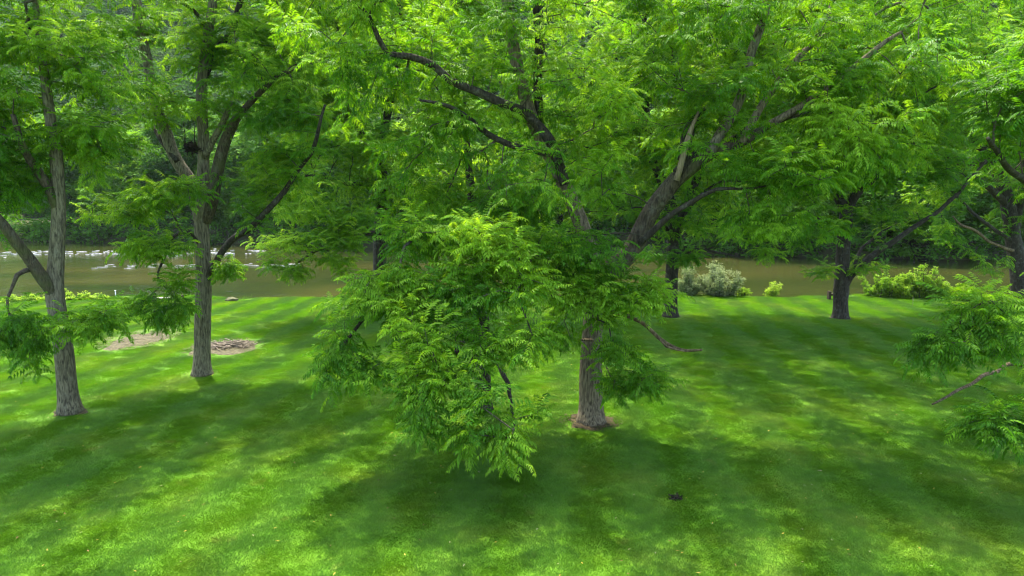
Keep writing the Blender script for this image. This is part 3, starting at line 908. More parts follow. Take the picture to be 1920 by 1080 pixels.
# --- trees at the bank, right of centre
bE = ground_at(1257, 592)
YE = bE.y
r_, n_ = walnut("walnut_tree", "straight dark walnut trunk on the lawn left of the silver bushes", bE,
    (Ys([(1257, 594), (1259, 530), (1262, 460), (1264, 410), (1240, 335), (1216, 270), (1208, 180), (1210, 80), (1207, -40)], YE, YE), [.36, .34, .34, .33, .27, .25, .23, .2, .12]),
    [(Ys([(1216, 290), (1182, 225), (1165, 165), (1150, 60)], YE, YE + .5), [.17, .15, .12, .06]),
     (Ys([(1266, 415), (1300, 350), (1345, 250), (1400, 120), (1430, 0)], YE, YE - 1), [.22, .2, .16, .13, .09]),
     (Ys([(1266, 485), (1300, 470), (1340, 472), (1392, 484)], YE, YE - 1.5), [.11, .09, .07, .04]),
     (Ys([(1258, 440), (1236, 410), (1210, 390)], YE, YE - .5), [.11, .09, .06]),
     (Ys([(1266, 440), (1296, 385), (1345, 345), (1400, 340)], YE, YE - 1), [.1, .08, .06, .04])],
    [((1335, 415, YE - 1), (3.0, 2.6, 1.3)), ((1420, 440, YE - 1), (1.4, 1.2, .9), .8), ((1230, 300, YE), (3.6, 3, 3.2), .8), ((1240, 100, YE), (6, 5, 5.5), .8), ((1400, 240, YE), (4.5, 4, 4.2), .8), ((1240, 470, YE - 1), (1.1, 1, .8), .7), ((1290, 480, YE - 1.5), (.8, .8, .5), .7), ((1060, 250, YE), (4, 3.5, 6), .7), (((6, 30, 17.5), None, 0), (4.5, 4, 1.6), .85), (((13, 30.5, 17.5), None, 0), (4.2, 4, 1.6), .85), (((19.5, 33, 18), None, 0), (4, 4, 1.6), .8), (((9, 34, 18.2), None, 0), (5, 3, 1.4), .6)],  # high world-point blobs are added foliage that throws shade on the mid lawn
    M_BARK_DARK, seed=61, dens=1.9, leaf_size=.95, leaf_parts=250, tint=.55, twig_mat=M_BARK_DARK); n_all += n_

bF = ground_at(1577, 597)
YF = bF.y
r_, n_ = walnut("walnut_tree", "dark walnut standing before the right-hand bench, long low limb sweeping right", bF,
    (Ys([(1576, 599), (1576, 565), (1577, 545), (1579, 510), (1582, 450), (1586, 400), (1570, 365), (1556, 320), (1540, 220), (1530, 100)], YF, YF), [.36, .355, .40, .345, .33, .32, .24, .2, .14, .07]),
    [(Ys([(1584, 410), (1608, 362), (1645, 325), (1680, 272), (1710, 190)], YF, YF - .8), [.24, .21, .16, .12, .06]),
     (Ys([(1581, 545), (1596, 515), (1620, 490), (1652, 468), (1702, 434), (1760, 395), (1812, 345), (1850, 298)], YF, YF - 1.5), [.2, .18, .16, .15, .13, .1, .07, .05]),
     (Ys([(1600, 505), (1612, 470), (1640, 445), (1680, 420)], YF - .2, YF + .6), [.1, .08, .06, .04]),
     (Ys([(1582, 440), (1545, 410), (1500, 405), (1460, 420)], YF, YF - 1.5), [.12, .1, .07, .04])],
    [((1500, 430, YF - 1.8), (2.2, 1.8, 1.0)), ((1440, 470, YF - 1.8), (.9, .8, .5), .8), ((1540, 510, YF - 1), (.7, .6, .4)), ((1630, 505, YF - .6), (1.0, .8, .55)), ((1570, 330, YF - 1), (3.4, 2.8, 1.9)), ((1700, 415, YF - .6), (2.4, 2, 1.1), .8), ((1660, 260, YF), (4, 3.2, 3)), ((1590, 90, YF), (7.5, 5, 5), .8), ((1590, 420, YF - 1.2), (.7, .6, .5), .7), ((1770, 350, YF - .6), (1.6, 1.4, 1.2), .7)],
    M_BARK_DARK, seed=71, dens=2.0, leaf_size=.95, leaf_parts=250, tint=.52, twig_mat=M_BARK_DARK); n_all += n_

bG = ground_at(1914, 564)
YG = bG.y
r_, n_ = walnut("walnut_tree", "farthest right walnut, thick black trunk curving left above the river", bG,
    (Ys([(1914, 566), (1909, 500), (1898, 440), (1891, 390), (1876, 335), (1850, 290), (1826, 262), (1800, 200), (1790, 90)], YG, YG), [.50, .46, .42, .40, .36, .3, .22, .15, .08]),
    [(Ys([(1850, 300), (1800, 302), (1755, 285), (1700, 262), (1650, 250)], YG, YG - 2), [.28, .26, .2, .13, .07]),
     (Ys([(1852, 292), (1856, 235), (1855, 160), (1862, 60)], YG, YG), [.2, .17, .13, .08]),
     (Ys([(1888, 385), (1858, 355), (1832, 335)], YG, YG - 1), [.22, .2, .14]),
     (Ys([(1895, 450), (1850, 420), (1800, 372), (1770, 345), (1730, 330)], YG - .2, YG - 2), [.13, .1, .08, .05, .03]),
     (Ys([(1900, 470), (1866, 458), (1832, 436), (1800, 420), (1785, 405)], YG - .3, YG - 2), [.1, .08, .09, .07, .03], M_DEADWOOD, "dead_branch"),
     (Ys([(1906, 440), (1912, 380), (1925, 300), (1935, 180)], YG, YG + .5), [.22, .2, .17, .1])],
    [((1810, 440, YG - 2), (2.0, 1.6, 1.1)), ((1870, 485, YG - 3), (1.0, 1.0, .8)), ((1800, 180, YG - 3), (6, 4, 4)), ((1930, 330, YG - 1), (3, 3, 3.4), .7), ((1760, 360, YG - 1), (2.2, 2, 1.2), .7), ((1900, 60, YG), (6, 5, 4), .8), ((1700, 270, YG - 2), (2, 1.6, 1.2), .7)],
    M_BARK_DARK, seed=83, gaps=[((1880, 370, YG - 3), (1.7, 4.5, 4.0)), ((1760, 290, YG - 3), (2.2, 2, .7))], dens=1.9, leaf_size=.95, leaf_parts=200, tint=.5, twig_mat=M_BARK_DARK); n_all += n_

# --- near tree whose trunk stands outside the frame, right
bH = ground_at(2080, 790)
YH = bH.y
r_, n_ = walnut("walnut_tree", "near walnut boughs reaching in from the right edge over a bare dead branch", bH,
    (Ys([(2080, 794), (2070, 650), (2060, 520), (2050, 380), (2040, 250), (2030, 100), (2020, -60)], YH, YH), [.36, .33, .3, .27, .22, .16, .1]),
    [(Ys([(2066, 600), (2000, 560), (1940, 545), (1880, 560), (1820, 575)], YH, YH - 4.6), [.14, .11, .08, .05, .03], M_BARK_DARK),
     (Ys([(2066, 620), (2000, 660), (1950, 678), (1912, 682), (1886, 686), (1860, 700), (1826, 716), (1790, 735), (1750, 758)], YH, YH - 5.2), [.12, .1, .07, .052, .05, .048, .042, .034, .02], M_DEADWOOD, "dead_branch"),
     (Ys([(2070, 640), (2010, 740), (1960, 790), (1900, 830)], YH, YH - 6), [.12, .09, .06, .03], M_BARK_DARK),
     (Ys([(2055, 440), (1980, 380), (1900, 320), (1850, 260)], YH, YH - 3.5), [.15, .11, .08, .04], M_BARK_DARK)],
    [((1830, 560, YH - 4.5), (.75, .6, .38)), ((1885, 620, YH - 5), (.9, .7, .5)), ((1795, 635, YH - 5), (.7, .6, .42)), ((1745, 660, YH - 5), (.35, .35, .36), .8), ((1925, 585, YH - 4.6), (.5, .5, .4)), ((1905, 770, YH - 6), (.55, .45, .65), 1.4), ((1915, 870, YH - 6.3), (.5, .4, .5), 1.4), ((1880, 720, YH - 5.6), (.4, .35, .3)), ((1845, 800, YH - 6), (.35, .3, .25), .7), ((1860, 680, YH - 5), (.5, .4, .3), .7),
     ((1930, 200, YH - 3), (1.4, 1.3, 1.3)), ((2060, 180, YH - 1), (3, 2.6, 3)), ((2050, 420, YH - 3), (1.2, 1, 1)), ((2030, 700, YH - 3), (1.5, 1.5, 1.8), .8)],
    M_BARK_DARK, seed=97, gaps=[((1845, 708, YH - 5.4), (1.3, 1.3, .45))], dens=3.4, tint=.36); n_all += n_

# --- two trees outside the frame that shade the near lawn
for (px, py, yy, lb, sd) in ((-420, 800, 0, "walnut just outside the frame at left, shading the near lawn", 103),):
    b_ = ground_at(px, py)
    r_, n_ = walnut("walnut_tree", lb, b_, (Ys([(px, py + 3), (px - 5, 640), (px, 480), (px + 10, 300), (px + 20, 100)], b_.y, b_.y), [.33, .3, .26, .2, .08]),
        [(Ys([(px, 480), (px + 100, 330), (px + 190, 220)], b_.y, b_.y - 1.5), [.17, .12, .06])],
        [((px + 40, 150, b_.y), (4.5, 4, 4), .6), ((px + 20, -100, b_.y), (4, 4, 3), .5)], M_BARK_GREY, seed=sd, dens=2.2, leaf_parts=0); n_all += n_

print("compound leaves:", n_all)


# ------------------------------------------------------------------ far bank: trees, thicket, wooded hill
def far_tree(x, y, h, w, tint, label, seed, group="trees on the far bank", low=0.12):
    rg = np.random.default_rng(seed)
    z0 = hill_z(x, y) - 0.1
    root = empty("far_tree", (x, y, z0))
    tag(root, label, "tree", group)
    mb = MB()
    lean = rg.normal() * 0.06
    tp = [Vector((lean * t * h + 0.15 * math.sin(t * 5 + seed), 0, t * h * 0.8)) for t in np.linspace(0, 1, 9)]
    mb.tube(tp, [0.022 * h * (1.25 - t) for t in np.linspace(0, 1, 9)], 8, rough=0.1, seed=seed)
    for k in range(6):
        t = 0.25 + 0.1 * k
        a = rg.random() * 6.28
        p0 = tp[int(t * 8)]
        p2 = p0 + Vector((math.cos(a) * w * .42, math.sin(a) * w * .42, h * .14))
        mb.tube([p0, (p0 + p2) / 2 + Vector((0, 0, .3)), p2], [0.011 * h, 0.007 * h, 0.003 * h], 5, cap=False)
    mb.build("trunk", M_BARK_DARK, root, True)
    P, T, S = [], [], []
    nl = 17
    for k in range(nl):
        t = low + (0.95 - low) * (k + .5) / nl
        prof = math.sin(math.pi * min(1, 0.16 + 0.80 * t)) ** 0.7
        a = k * 2.4 + rg.random()
        rr = w * 0.5 * prof
        c = np.array([math.cos(a) * rr * .62, math.sin(a) * rr * .62, h * t])
        lr = rr * rg.uniform(.42, .62) + 0.5
        m = int(16 * lr * lr) + 12
        q = rg.normal(size=(m, 3)); q /= np.linalg.norm(q, axis=1, keepdims=True)
        q *= (0.72 + 0.32 * rg.random((m, 1)))
        q[:, 2] *= 0.72
        P.append(c + q * lr)
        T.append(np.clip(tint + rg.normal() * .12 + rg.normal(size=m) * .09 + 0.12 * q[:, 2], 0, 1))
        S.append(rg.uniform(.75, 1.3, m))
    P, T, S = np.concatenate(P), np.concatenate(T), np.concatenate(S)
    n = len(P)
    E = np.stack([rg.normal(size=n) * .3, rg.normal(size=n) * .3, rg.random(n) * 6.28], 1)
    scatter("crown", G_FAR, P, E, S, rg.integers(0, 4, n), T, M_FARLEAF, root)
    return root


far_specs = [  # x offset, behind the edge, height, width, tint, label
    (-74, 6, 19, 13, .35, "dark green far-bank tree at the photo's left edge beyond the rapids"),
    (-63, 4, 15, 11, .55, "light green far-bank tree just left of the leftmost trunk"),
    (-53, 7, 20, 13, .18, "blackish-green far-bank tree seen between the two left trunks"),
    (-44, 3, 13, 11, .42, "round mid-green far-bank tree low over dark water behind the left boughs"),
    (-36, 8, 22, 14, .62, "pale yellow-green far-bank tree behind the three-limbed walnut"),
    (-28, 4, 15, 12, .3, "dark far-bank tree right of the three-limbed walnut trunk"),
]
shared = "leafy green tree on the far bank glimpsed through the nearer walnut crowns"
for i, (x, d, h, w, tn, lb) in enumerate(far_specs):
    far_tree(x, far_edge(x) + d, h, w, tn, lb, 200 + i)
behind = {0: "far-bank tree behind the dark-trunked bank walnut left of centre", 6: "far-bank tree straight behind the straight dark walnut", 7: "far-bank tree rising above the silver bushes",
          8: "far-bank tree between the silver bushes and the bench walnut", 9: "far-bank tree straight behind the bench walnut's trunk", 10: "far-bank tree under the bench walnut's long low limb",
          11: "far-bank tree between the bench walnut and the farthest right walnut", 12: "far-bank tree behind the farthest right walnut's black trunk"}
shared = "leafy green far-bank tree glimpsed through the central walnut's crown"
for i, x in enumerate(range(-21, 65, 7)):
    far_tree(x + 1.5 * math.sin(i * 3.1), far_edge(x) + 3 + 5 * (i % 2), 14 + 5 * ((i * 7) % 5) / 4, 11 + (i % 3), .3 + .4 * ((i * 5) % 7) / 6, behind.get(i, shared), 230 + i)

# thicket of low shrubs hanging over the far water's edge
P, T, S = [], [], []
rg = np.random.default_rng(5)
for x in np.arange(-92, 84, 1.1):
    for k in range(12):
        xx = x + rg.normal() * .8
        hgt = 1.6 + 1.6 * mnoise.noise(Vector((xx * .16, 0, 0))) + rg.random() * 1.2
        P.append((xx, far_edge(xx) + rg.uniform(-1.6, 2.6), -1.5 + rg.random() * (hgt + 1.7)))
        T.append(np.clip(.25 + .35 * mnoise.noise(Vector((xx * .2, 5, 0))) + rg.normal() * .1, 0, 1))
        S.append(rg.uniform(.8, 1.5))
n = len(P)
scatter("riverside_thicket", G_FAR, P, np.stack([rg.normal(size=n) * .3, rg.normal(size=n) * .3, rg.random(n) * 6.28], 1), S, rg.integers(0, 4, n), T, M_FARLEAF)
bpy.data.objects["riverside_thicket"]["label"] = "low dark thicket overhanging the far water's edge"

# wood that covers the hill
P, T, S = [], [], []
for d in list(np.arange(16, 60, 5.5)) + list(np.arange(60, 330, 9)):
    half = 0.85 * (96 + d) + 25
    for x in np.arange(-half, half, 6.0 + d * 0.018):
        xx, dd = x + rg.normal() * 1.6, d + rg.normal() * 1.8
        y = far_edge(xx) + dd
        s = rg.uniform(.75, 1.3)
        base = hill_z(xx, y)
        tn = np.clip(.42 + .45 * mnoise.noise(Vector((xx * .03, y * .03, 2))) + rg.normal() * .16, 0, 1)
        for j in range(3):
            P.append((xx + rg.normal() * 1.8, y + rg.normal() * 1.8, base + 4 + 4.2 * j * s))
            T.append(np.clip(tn + rg.normal() * .05 + .04 * j, 0, 1))
            S.append(s * (1.05, 1.0, .7)[j])
n = len(P)
o = scatter("hillside_wood", G_HILL, P, np.stack([rg.normal(size=n) * .2, rg.normal(size=n) * .2, rg.random(n) * 6.28], 1), S, rg.integers(0, 4, n), T, M_HILLLEAF)
o["label"] = "dense wood covering the hillside behind the river"


# ------------------------------------------------------------------ air between here and the far hill
hm, hnt = new_mat("haze_air")
pv = N(hnt, "ShaderNodeVolumePrincipled")
pv.inputs["Color"].default_value = (0.80, 0.90, 1.0, 1)
pv.inputs["Density"].default_value = HAZE
pv.inputs["Anisotropy"].default_value = 0.2
hnt.links.new(pv.outputs[0], N(hnt, "ShaderNodeOutputMaterial").inputs["Volume"])
hb = MB()
hb.box((0, 330, 100), (1700, 1000, 212))
tag(hb.build("haze", hm), "thin bluish summer haze in the valley", kind="stuff")

# ------------------------------------------------------------------ river rapids, bank plants
M_FOAM = noise_material("foam", [(0.3, (0.10, 0.115, 0.11)), (0.7, (0.30, 0.32, 0.31))], scale=3, rough=0.4, bump=0.4)
rg = np.random.default_rng(9)
fv, ff = [], []


def foam_piece(x, y, l, w, h):
    k = len(fv)
    m = 7
    for i in range(m):
        t = i / (m - 1)
        ww = w * math.sin(math.pi * (0.08 + 0.84 * t)) * rg.uniform(.6, 1.2)
        xx = x + (t - .5) * l
        yo = y + .25 * math.sin(xx * 1.7) * w
        fv.extend([(xx, yo - ww, WATER_Z + .005), (xx, yo, WATER_Z + .02 + h * rg.uniform(.4, 1)), (xx, yo + ww, WATER_Z + .005)])
    for i in range(m - 1):
        a = k + i * 3
        ff.extend([[a, a + 3, a + 4, a + 1], [a + 1, a + 4, a + 5, a + 2]])


for i in range(240):
    x = rg.uniform(-78, -34)
    yb = 93 + 0.03 * (x + 50) + rg.normal() * 2.2
    if mnoise.noise(Vector((x * .22, yb * .5, 0))) > -.12:
        foam_piece(x, yb, rg.uniform(.2, 1.0), rg.uniform(.012, .05), rg.uniform(.02, .09))
for i in range(60):
    x = rg.uniform(-46, -24)
    yb = 78 + rg.normal() * 1.0 + 0.06 * (x + 30)
    foam_piece(x, yb, rg.uniform(.2, 1.1), rg.uniform(.01, .03), rg.uniform(.01, .04))
o = mesh_obj("rapids_foam", fv, ff, M_FOAM, None, True)
tag(o, "white water of the rapids breaking across the river at left", kind="stuff")


def bush(name, label, px, py, wpx, hpx, group_nodes, mat, nst, n, tint, grp=None, seed=0, lay=0.5, cat="bush", lean=0.0, spread=.09):
    rg = np.random.default_rng(seed)
    b = on_ground(px, py)
    b.z = lawn_z(b.x, b.y) - .15
    sc = b.y / F_PX
    w, h = wpx * sc, hpx * sc
    root = empty(name, b)
    tag(root, label, cat, grp)
    mb = MB()
    P, T, S = [], [], []
    for i in range(nst):
        a = rg.random() * 6.28
        r0 = rg.random() ** .6
        hx_ = h * (1.0 - (.45 if spread > .06 else .2) * r0 * r0) * (rg.uniform(.55, 1.12) if spread > .06 else rg.uniform(.35, 1.3))
        p0 = Vector((math.cos(a) * r0 * w * .2, math.sin(a) * r0 * w * .2, 0))
        p2 = Vector((math.cos(a) * r0 * w * .5 + lean * hx_, math.sin(a) * r0 * w * .42, hx_))
        p1 = (p0 + p2) / 2 + Vector((0, 0, hx_ * .12))
        pts, rr = catmull([p0, p1, p2], [.022, .014, .005], .2)
        mb.tube(pts, rr, 4, cap=False)
        m = max(4, n // nst)
        for k in range(m):
            t = 1 - (1 - lay) * rg.random() ** 1.2 if rg.random() < .75 else rg.uniform(.15, 1)
            q = pts[min(len(pts) - 1, int(t * (len(pts) - 1)))]
            P.append((q.x + rg.normal() * spread, q.y + rg.normal() * spread, max(.06, q.z + rg.normal() * spread)))
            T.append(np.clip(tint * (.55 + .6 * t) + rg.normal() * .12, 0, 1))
            S.append(rg.uniform(.75, 1.3))
    mb.build("stems", M_TWIG, root, True)["kind"] = "stuff"
    k = len(P)
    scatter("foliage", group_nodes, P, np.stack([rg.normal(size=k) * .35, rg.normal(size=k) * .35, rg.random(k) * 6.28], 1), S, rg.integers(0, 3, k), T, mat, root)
    return root


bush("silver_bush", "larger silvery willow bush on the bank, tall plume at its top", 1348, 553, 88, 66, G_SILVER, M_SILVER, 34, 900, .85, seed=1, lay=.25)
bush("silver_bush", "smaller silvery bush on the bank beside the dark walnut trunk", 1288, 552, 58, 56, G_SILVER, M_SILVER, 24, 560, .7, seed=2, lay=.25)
bush("bank_weed", "yellow-green weeds at the right foot of the larger silver bush", 1392, 553, 36, 22, G_WEED, M_WEED, 12, 110, .8, seed=3, cat="plant")
bush("bank_shrub", "small grey-tipped shrub alone on the bank between silver bush and bench", 1446, 554, 36, 30, G_WEED, M_WEED, 14, 170, .95, seed=4, lean=.2, cat="plant")
weeds = [(1640, 556, 42, 38), (1668, 556, 44, 46), (1692, 558, 34, 26), (1708, 557, 30, 40), (1733, 559, 44, 50), (1752, 560, 36, 34), (1772, 560, 40, 34), (1800, 562, 44, 26)]
for i, (px, py, w, h) in enumerate(weeds):
    bush("bank_weed", ("bright leafy weed clump nearest the right bench" if i == 0 else ["", "second", "third", "fourth", "fifth", "sixth", "seventh", "eighth"][i] + " bright weed clump along the bank counting from the right bench"), px, py, w * 1.5, h * 1.15, G_WEED, M_WEED, 22, 300, .55 + .06 * (i % 4), spread=.045, grp="tall weeds along the right bank", seed=20 + i, cat="plant")
lw = [(20, 566, 40, 16), (58, 563, 34, 18), (95, 562, 36, 20), (128, 562, 30, 28), (160, 561, 30, 18), (190, 560, 30, 12)]
for i, (px, py, w, h) in enumerate(lw):
    bush("bank_weed", ["first", "second", "third", "fourth", "fifth", "sixth"][i] + " pale weed clump along the left bank from the photo's left edge", px, py, w, h, G_WEED, M_WEED, 12, 90, .9, grp="pale weeds along the left bank", seed=40 + i, cat="plant")

# rough grass on the lip of the bank
gv, gf = [], []
for x in np.arange(-42, 46, .035):
    y = near_edge(x) - rg.random() ** 2 * .9
    h = rg.uniform(.05, .16) * (2.4 if mnoise.noise(Vector((x * .5, 1, 0))) > .22 else .9)
    z = lawn_z(x, y) - .04
    k = len(gv)
    dx, dy = rg.normal() * .06, rg.normal() * .06
    gv += [(x - .012, y, z), (x + .012, y, z), (x + dx, y + dy, z + h)]
    gf.append([k, k + 1, k + 2])
o = mesh_obj("bank_grass", gv, gf, M_WEED)
tag(o, "fringe of uncut grass along the edge of the bank", kind="stuff")
for nme in ("bank_grass",):
    pass

# ------------------------------------------------------------------ grass
def grass_tile(seed, n=1300, R=.50):
    r = np.random.default_rng(seed)
    v, f = [], []
    for i in range(n):
        q, t = R * math.sqrt(r.random()) * (0.6 + 0.4 * r.random()), r.random() * 6.2832
        x, y = q * math.cos(t), q * math.sin(t)
        h = r.uniform(.018, .042)
        a = r.random() * math.pi
        w = .0042
        lean = np.array([r.normal() * .45, r.normal() * .40 + .62]) * h
        k = len(v)
        c, s = math.cos(a) * w, math.sin(a) * w
        v += [(x - c, y - s, 0), (x + c, y + s, 0), (x + lean[0] * .5 + c * .7, y + lean[1] * .5 + s * .7, h * .62), (x + lean[0] * 1.25, y + lean[1] * 1.25, h)]
        f += [[k, k + 1, k + 2], [k, k + 2, k + 3]]
    me = bpy.data.meshes.new("grass_tile")
    me.from_pydata(v, [], f)
    me.materials.append(M_BLADE)
    me.update()
    return me


G_GRASS = scatter_group("turf", [grass_tile(s) for s in range(5)])

bare = []                                   # (centre, rx, ry): spots without grass


def bare_spot(px, py, wpx, hpx=None, c=None):
    c = on_ground(px, py) if c is None else c
    rx = wpx * .5 * c.y / F_PX
    ry = rx if hpx is None else (on_ground(px, py - hpx / 2).y - on_ground(px, py + hpx / 2).y) / 2
    bare.append((c.x, c.y, rx, ry))
    return c, rx, ry


M_SOIL = noise_material("soil", [(0.3, (0.018, 0.014, 0.007)), (0.55, (0.040, 0.033, 0.014)), (0.75, (0.075, 0.064, 0.026))], scale=9, detail=7, bump=0.7)
M_SOIL_RED = noise_material("mulch", [(0.3, (0.017, 0.012, 0.006)), (0.55, (0.040, 0.029, 0.014)), (0.75, (0.075, 0.058, 0.028))], scale=9, detail=7, bump=0.8)
M_ASH = noise_material("ashy_soil", [(0.3, (0.035, 0.031, 0.015)), (0.55, (0.075, 0.068, 0.036)), (0.75, (0.13, 0.118, 0.07))], scale=7, detail=7, bump=0.8)
M_STRAW = noise_material("straw", [(0.3, (0.08, 0.072, 0.036)), (0.7, (0.19, 0.17, 0.10))], scale=5, bump=0.2)
M_LITTER = noise_material("leaf_litter", [(0.3, (0.04, 0.028, 0.013)), (0.7, (0.12, 0.092, 0.045))], scale=5, bump=0.2)


def patch(name, c, rx, ry, mat, seed, label=None, dome=.02):
    """A low, ragged-edged mound of bare soil."""
    v, f = [(0, 0, dome)], []
    m, rings = 48, 7
    for j in range(1, rings + 1):
        for i in range(m):
            a = 2 * math.pi * i / m
            e = 1 + .40 * mnoise.noise(Vector((math.cos(a) * 1.6 + seed, math.sin(a) * 1.6, 0))) + .12 * mnoise.noise(Vector((math.cos(a) * 5 + seed, math.sin(a) * 5, 3)))
            t = j / rings
            z = dome * (1 - t * t) + (.012 * mnoise.noise(Vector((i * .9, j * 1.3, seed))) if j < rings else -.03)
            v.append((math.cos(a) * rx * e * t, math.sin(a) * ry * e * t, z))
    for i in range(m):
        f.append([0, 1 + i, 1 + (i + 1) % m])
    for j in range(rings - 1):
        for i in range(m):
            a, b = 1 + j * m + i, 1 + j * m + (i + 1) % m
            f.append([a, a + m, b + m, b])
    o = mesh_obj(name, v, f, mat, None, True)
    o.location = (c.x, c.y, lawn_z(c.x, c.y) + .012)
    o["kind"] = "structure"
    if label: o["label"] = label
    return o


def litter(name, label, c, rx, ry, n, mat, seed, lmin=.03, lmax=.09, wf=.5, dens=.55):
    r = np.random.default_rng(seed)
    v, f = [], []
    for i in range(n):
        a, q = r.random() * 6.28, r.random() ** dens
        x, y = math.cos(a) * rx * q, math.sin(a) * ry * q
        l, w = r.uniform(lmin, lmax), r.uniform(lmin, lmax) * wf * .5
        b = r.random() * 6.28
        dx, dy = math.cos(b) * l * .5, math.sin(b) * l * .5
        nx, ny = -math.sin(b) * w, math.cos(b) * w
        z = .03 + r.random() * .03
        k = len(v)
        v += [(x - dx, y - dy, z + r.random() * .02), (x + nx, y + ny, z + .012), (x + dx, y + dy, z + r.random() * .02), (x - nx, y - ny, z + .012)]
        f += [[k, k + 1, k + 2], [k, k + 2, k + 3]]
    o = mesh_obj(name, v, f, mat)
    o.location = (c.x, c.y, lawn_z(c.x, c.y))
    return tag(o, label, kind="stuff")


c, rx, ry = bare_spot(1108, 786, 74, c=Vector((bD.x, bD.y, 0)))
patch("soil_ring", c, .80, .74, M_SOIL_RED, 1, "reddish ring of bare soil round the central walnut")
litter("soil_litter", "brown leaf scraps round the central walnut's foot", c, .95, .9, 420, M_LITTER, 1)
for (b_, r0, sd, lb) in ((bA, .5, 2, "thin bare ring at the leftmost walnut's foot"), (bB, .52, 3, "thin bare ring at the three-limbed walnut's foot"), (bE, .6, 4, "bare soil at the foot of the straight dark walnut"), (bF, .62, 5, "bare soil at the foot of the walnut by the bench")):
    bare.append((b_.x, b_.y, r0, r0))
    patch("soil_ring", b_, r0, r0 * .9, M_SOIL, sd, lb, dome=.015)
    litter("soil_litter", lb.replace("ring", "litter").replace("bare soil", "leaf scraps").replace("thin bare", "sparse leaf"), b_, r0 * 1.2, r0 * 1.1, 60, M_LITTER, sd + 20)

c1, rx1, ry1 = bare_spot(262, 637, 112, 38)
patch("bare_patch", c1, rx1 * .92, ry1 * .95, M_ASH, 6, "pale worn patch strewn with straw in the sunlit lawn")
litter("dry_straw", "pale straw strewn over the worn lawn patch", c1, rx1 * 1.15, ry1 * 1.15, 1500, M_STRAW, 6, .08, .3, .10)
c2, rx2, ry2 = bare_spot(420, 652, 136, 34)
patch("ash_patch", c2, rx2 * .9, ry2 * .95, M_ASH, 7, "grey bare patch under the stick pile behind the three-limbed walnut")
litter("dry_straw", "grey chips strewn round the stick pile", c2, rx2 * 1.1, ry2 * 1.1, 900, M_STRAW, 7, .05, .2, .14)

# pile of sticks: every stick its own piece
M_STICK = noise_material("grey_stick", [(0.3, (0.07, 0.055, 0.04)), (0.7, (0.26, 0.22, 0.165))], scale=6, bump=0.4)
cp = on_ground(434, 650)
pile = empty("stick_pile", (cp.x, cp.y, lawn_z(cp.x, cp.y) + .03))
tag(pile, "low heap of dead sticks on the grey bare patch right of the three-limbed walnut", "stick pile")
sticks = []
for s in range(6):
    mb = MB()
    L_ = .7 + .14 * s
    pts, rr = catmull([(-L_ / 2, 0, 0), (-L_ * .15, .05 * (s % 3 - 1), .02), (L_ * .2, -.04 * (s % 2), .0), (L_ / 2, .03, .03)], [.022, .02, .015, .007], .2)
    mb.tube(pts, rr, 5)
    if s % 2:
        mb.tube([pts[len(pts) // 2], pts[len(pts) // 2] + Vector((.16, .13, .05))], [.011, .004], 4)
    o = mb.build("stick", M_STICK, pile, True)
    sticks.append(o)
r = random.Random(3)
for i in range(110):
    o = sticks[i] if i < 6 else sticks[i % 6].copy()
    if i >= 6:
        COL.objects.link(o)
    q = r.random() ** .7
    a = r.random() * 6.28
    o.parent = pile
    o.location = (math.cos(a) * q * 1.0, math.sin(a) * q * .62, .03 + (1 - q) * .20 * r.random())
    o.rotation_euler = (r.uniform(-.2, .2), r.uniform(-.22, .22), r.random() * 6.28)
    s = r.uniform(.6, 1.15)
    o.scale = (s, s, s)

# grass tiles with lanes left by the mower
P, E, S, V, T = [], [], [], [], []
rg = np.random.default_rng(77)
for yy in np.arange(8, 46, .44):
    for xx in np.arange(-40, 44, .44):
        x, y = xx + rg.uniform(-.2, .2), yy + rg.uniform(-.2, .2)
        if abs(x) > .80 * y + 3 or y > near_edge(x) - .3:
            continue
        # lanes run from the camera towards the river, a little to the right
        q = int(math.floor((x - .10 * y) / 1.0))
        if any(((x - bx) / (rx + .22)) ** 2 + ((y - by) / (ry + .22)) ** 2 < 1 for bx, by, rx, ry in bare) and rg.random() > .22:
            continue
        P.append((x, y, lawn_z(x, y) - .004))
        E.append((0, 0, (0.10 if q % 2 else math.pi + .10) + rg.normal() * .3))
        S.append(rg.uniform(.9, 1.1)); V.append(int(rg.integers(0, 5))); T.append(.5 + (.36 if q % 2 else -.36) * min(1, math.exp(-(y - 14) / 9)) + rg.normal() * .10)  # alternate lanes tinted lighter and darker: painted mowing sheen, fading with distance
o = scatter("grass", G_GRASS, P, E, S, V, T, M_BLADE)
o["label"] = "short mown grass covering the lawn"

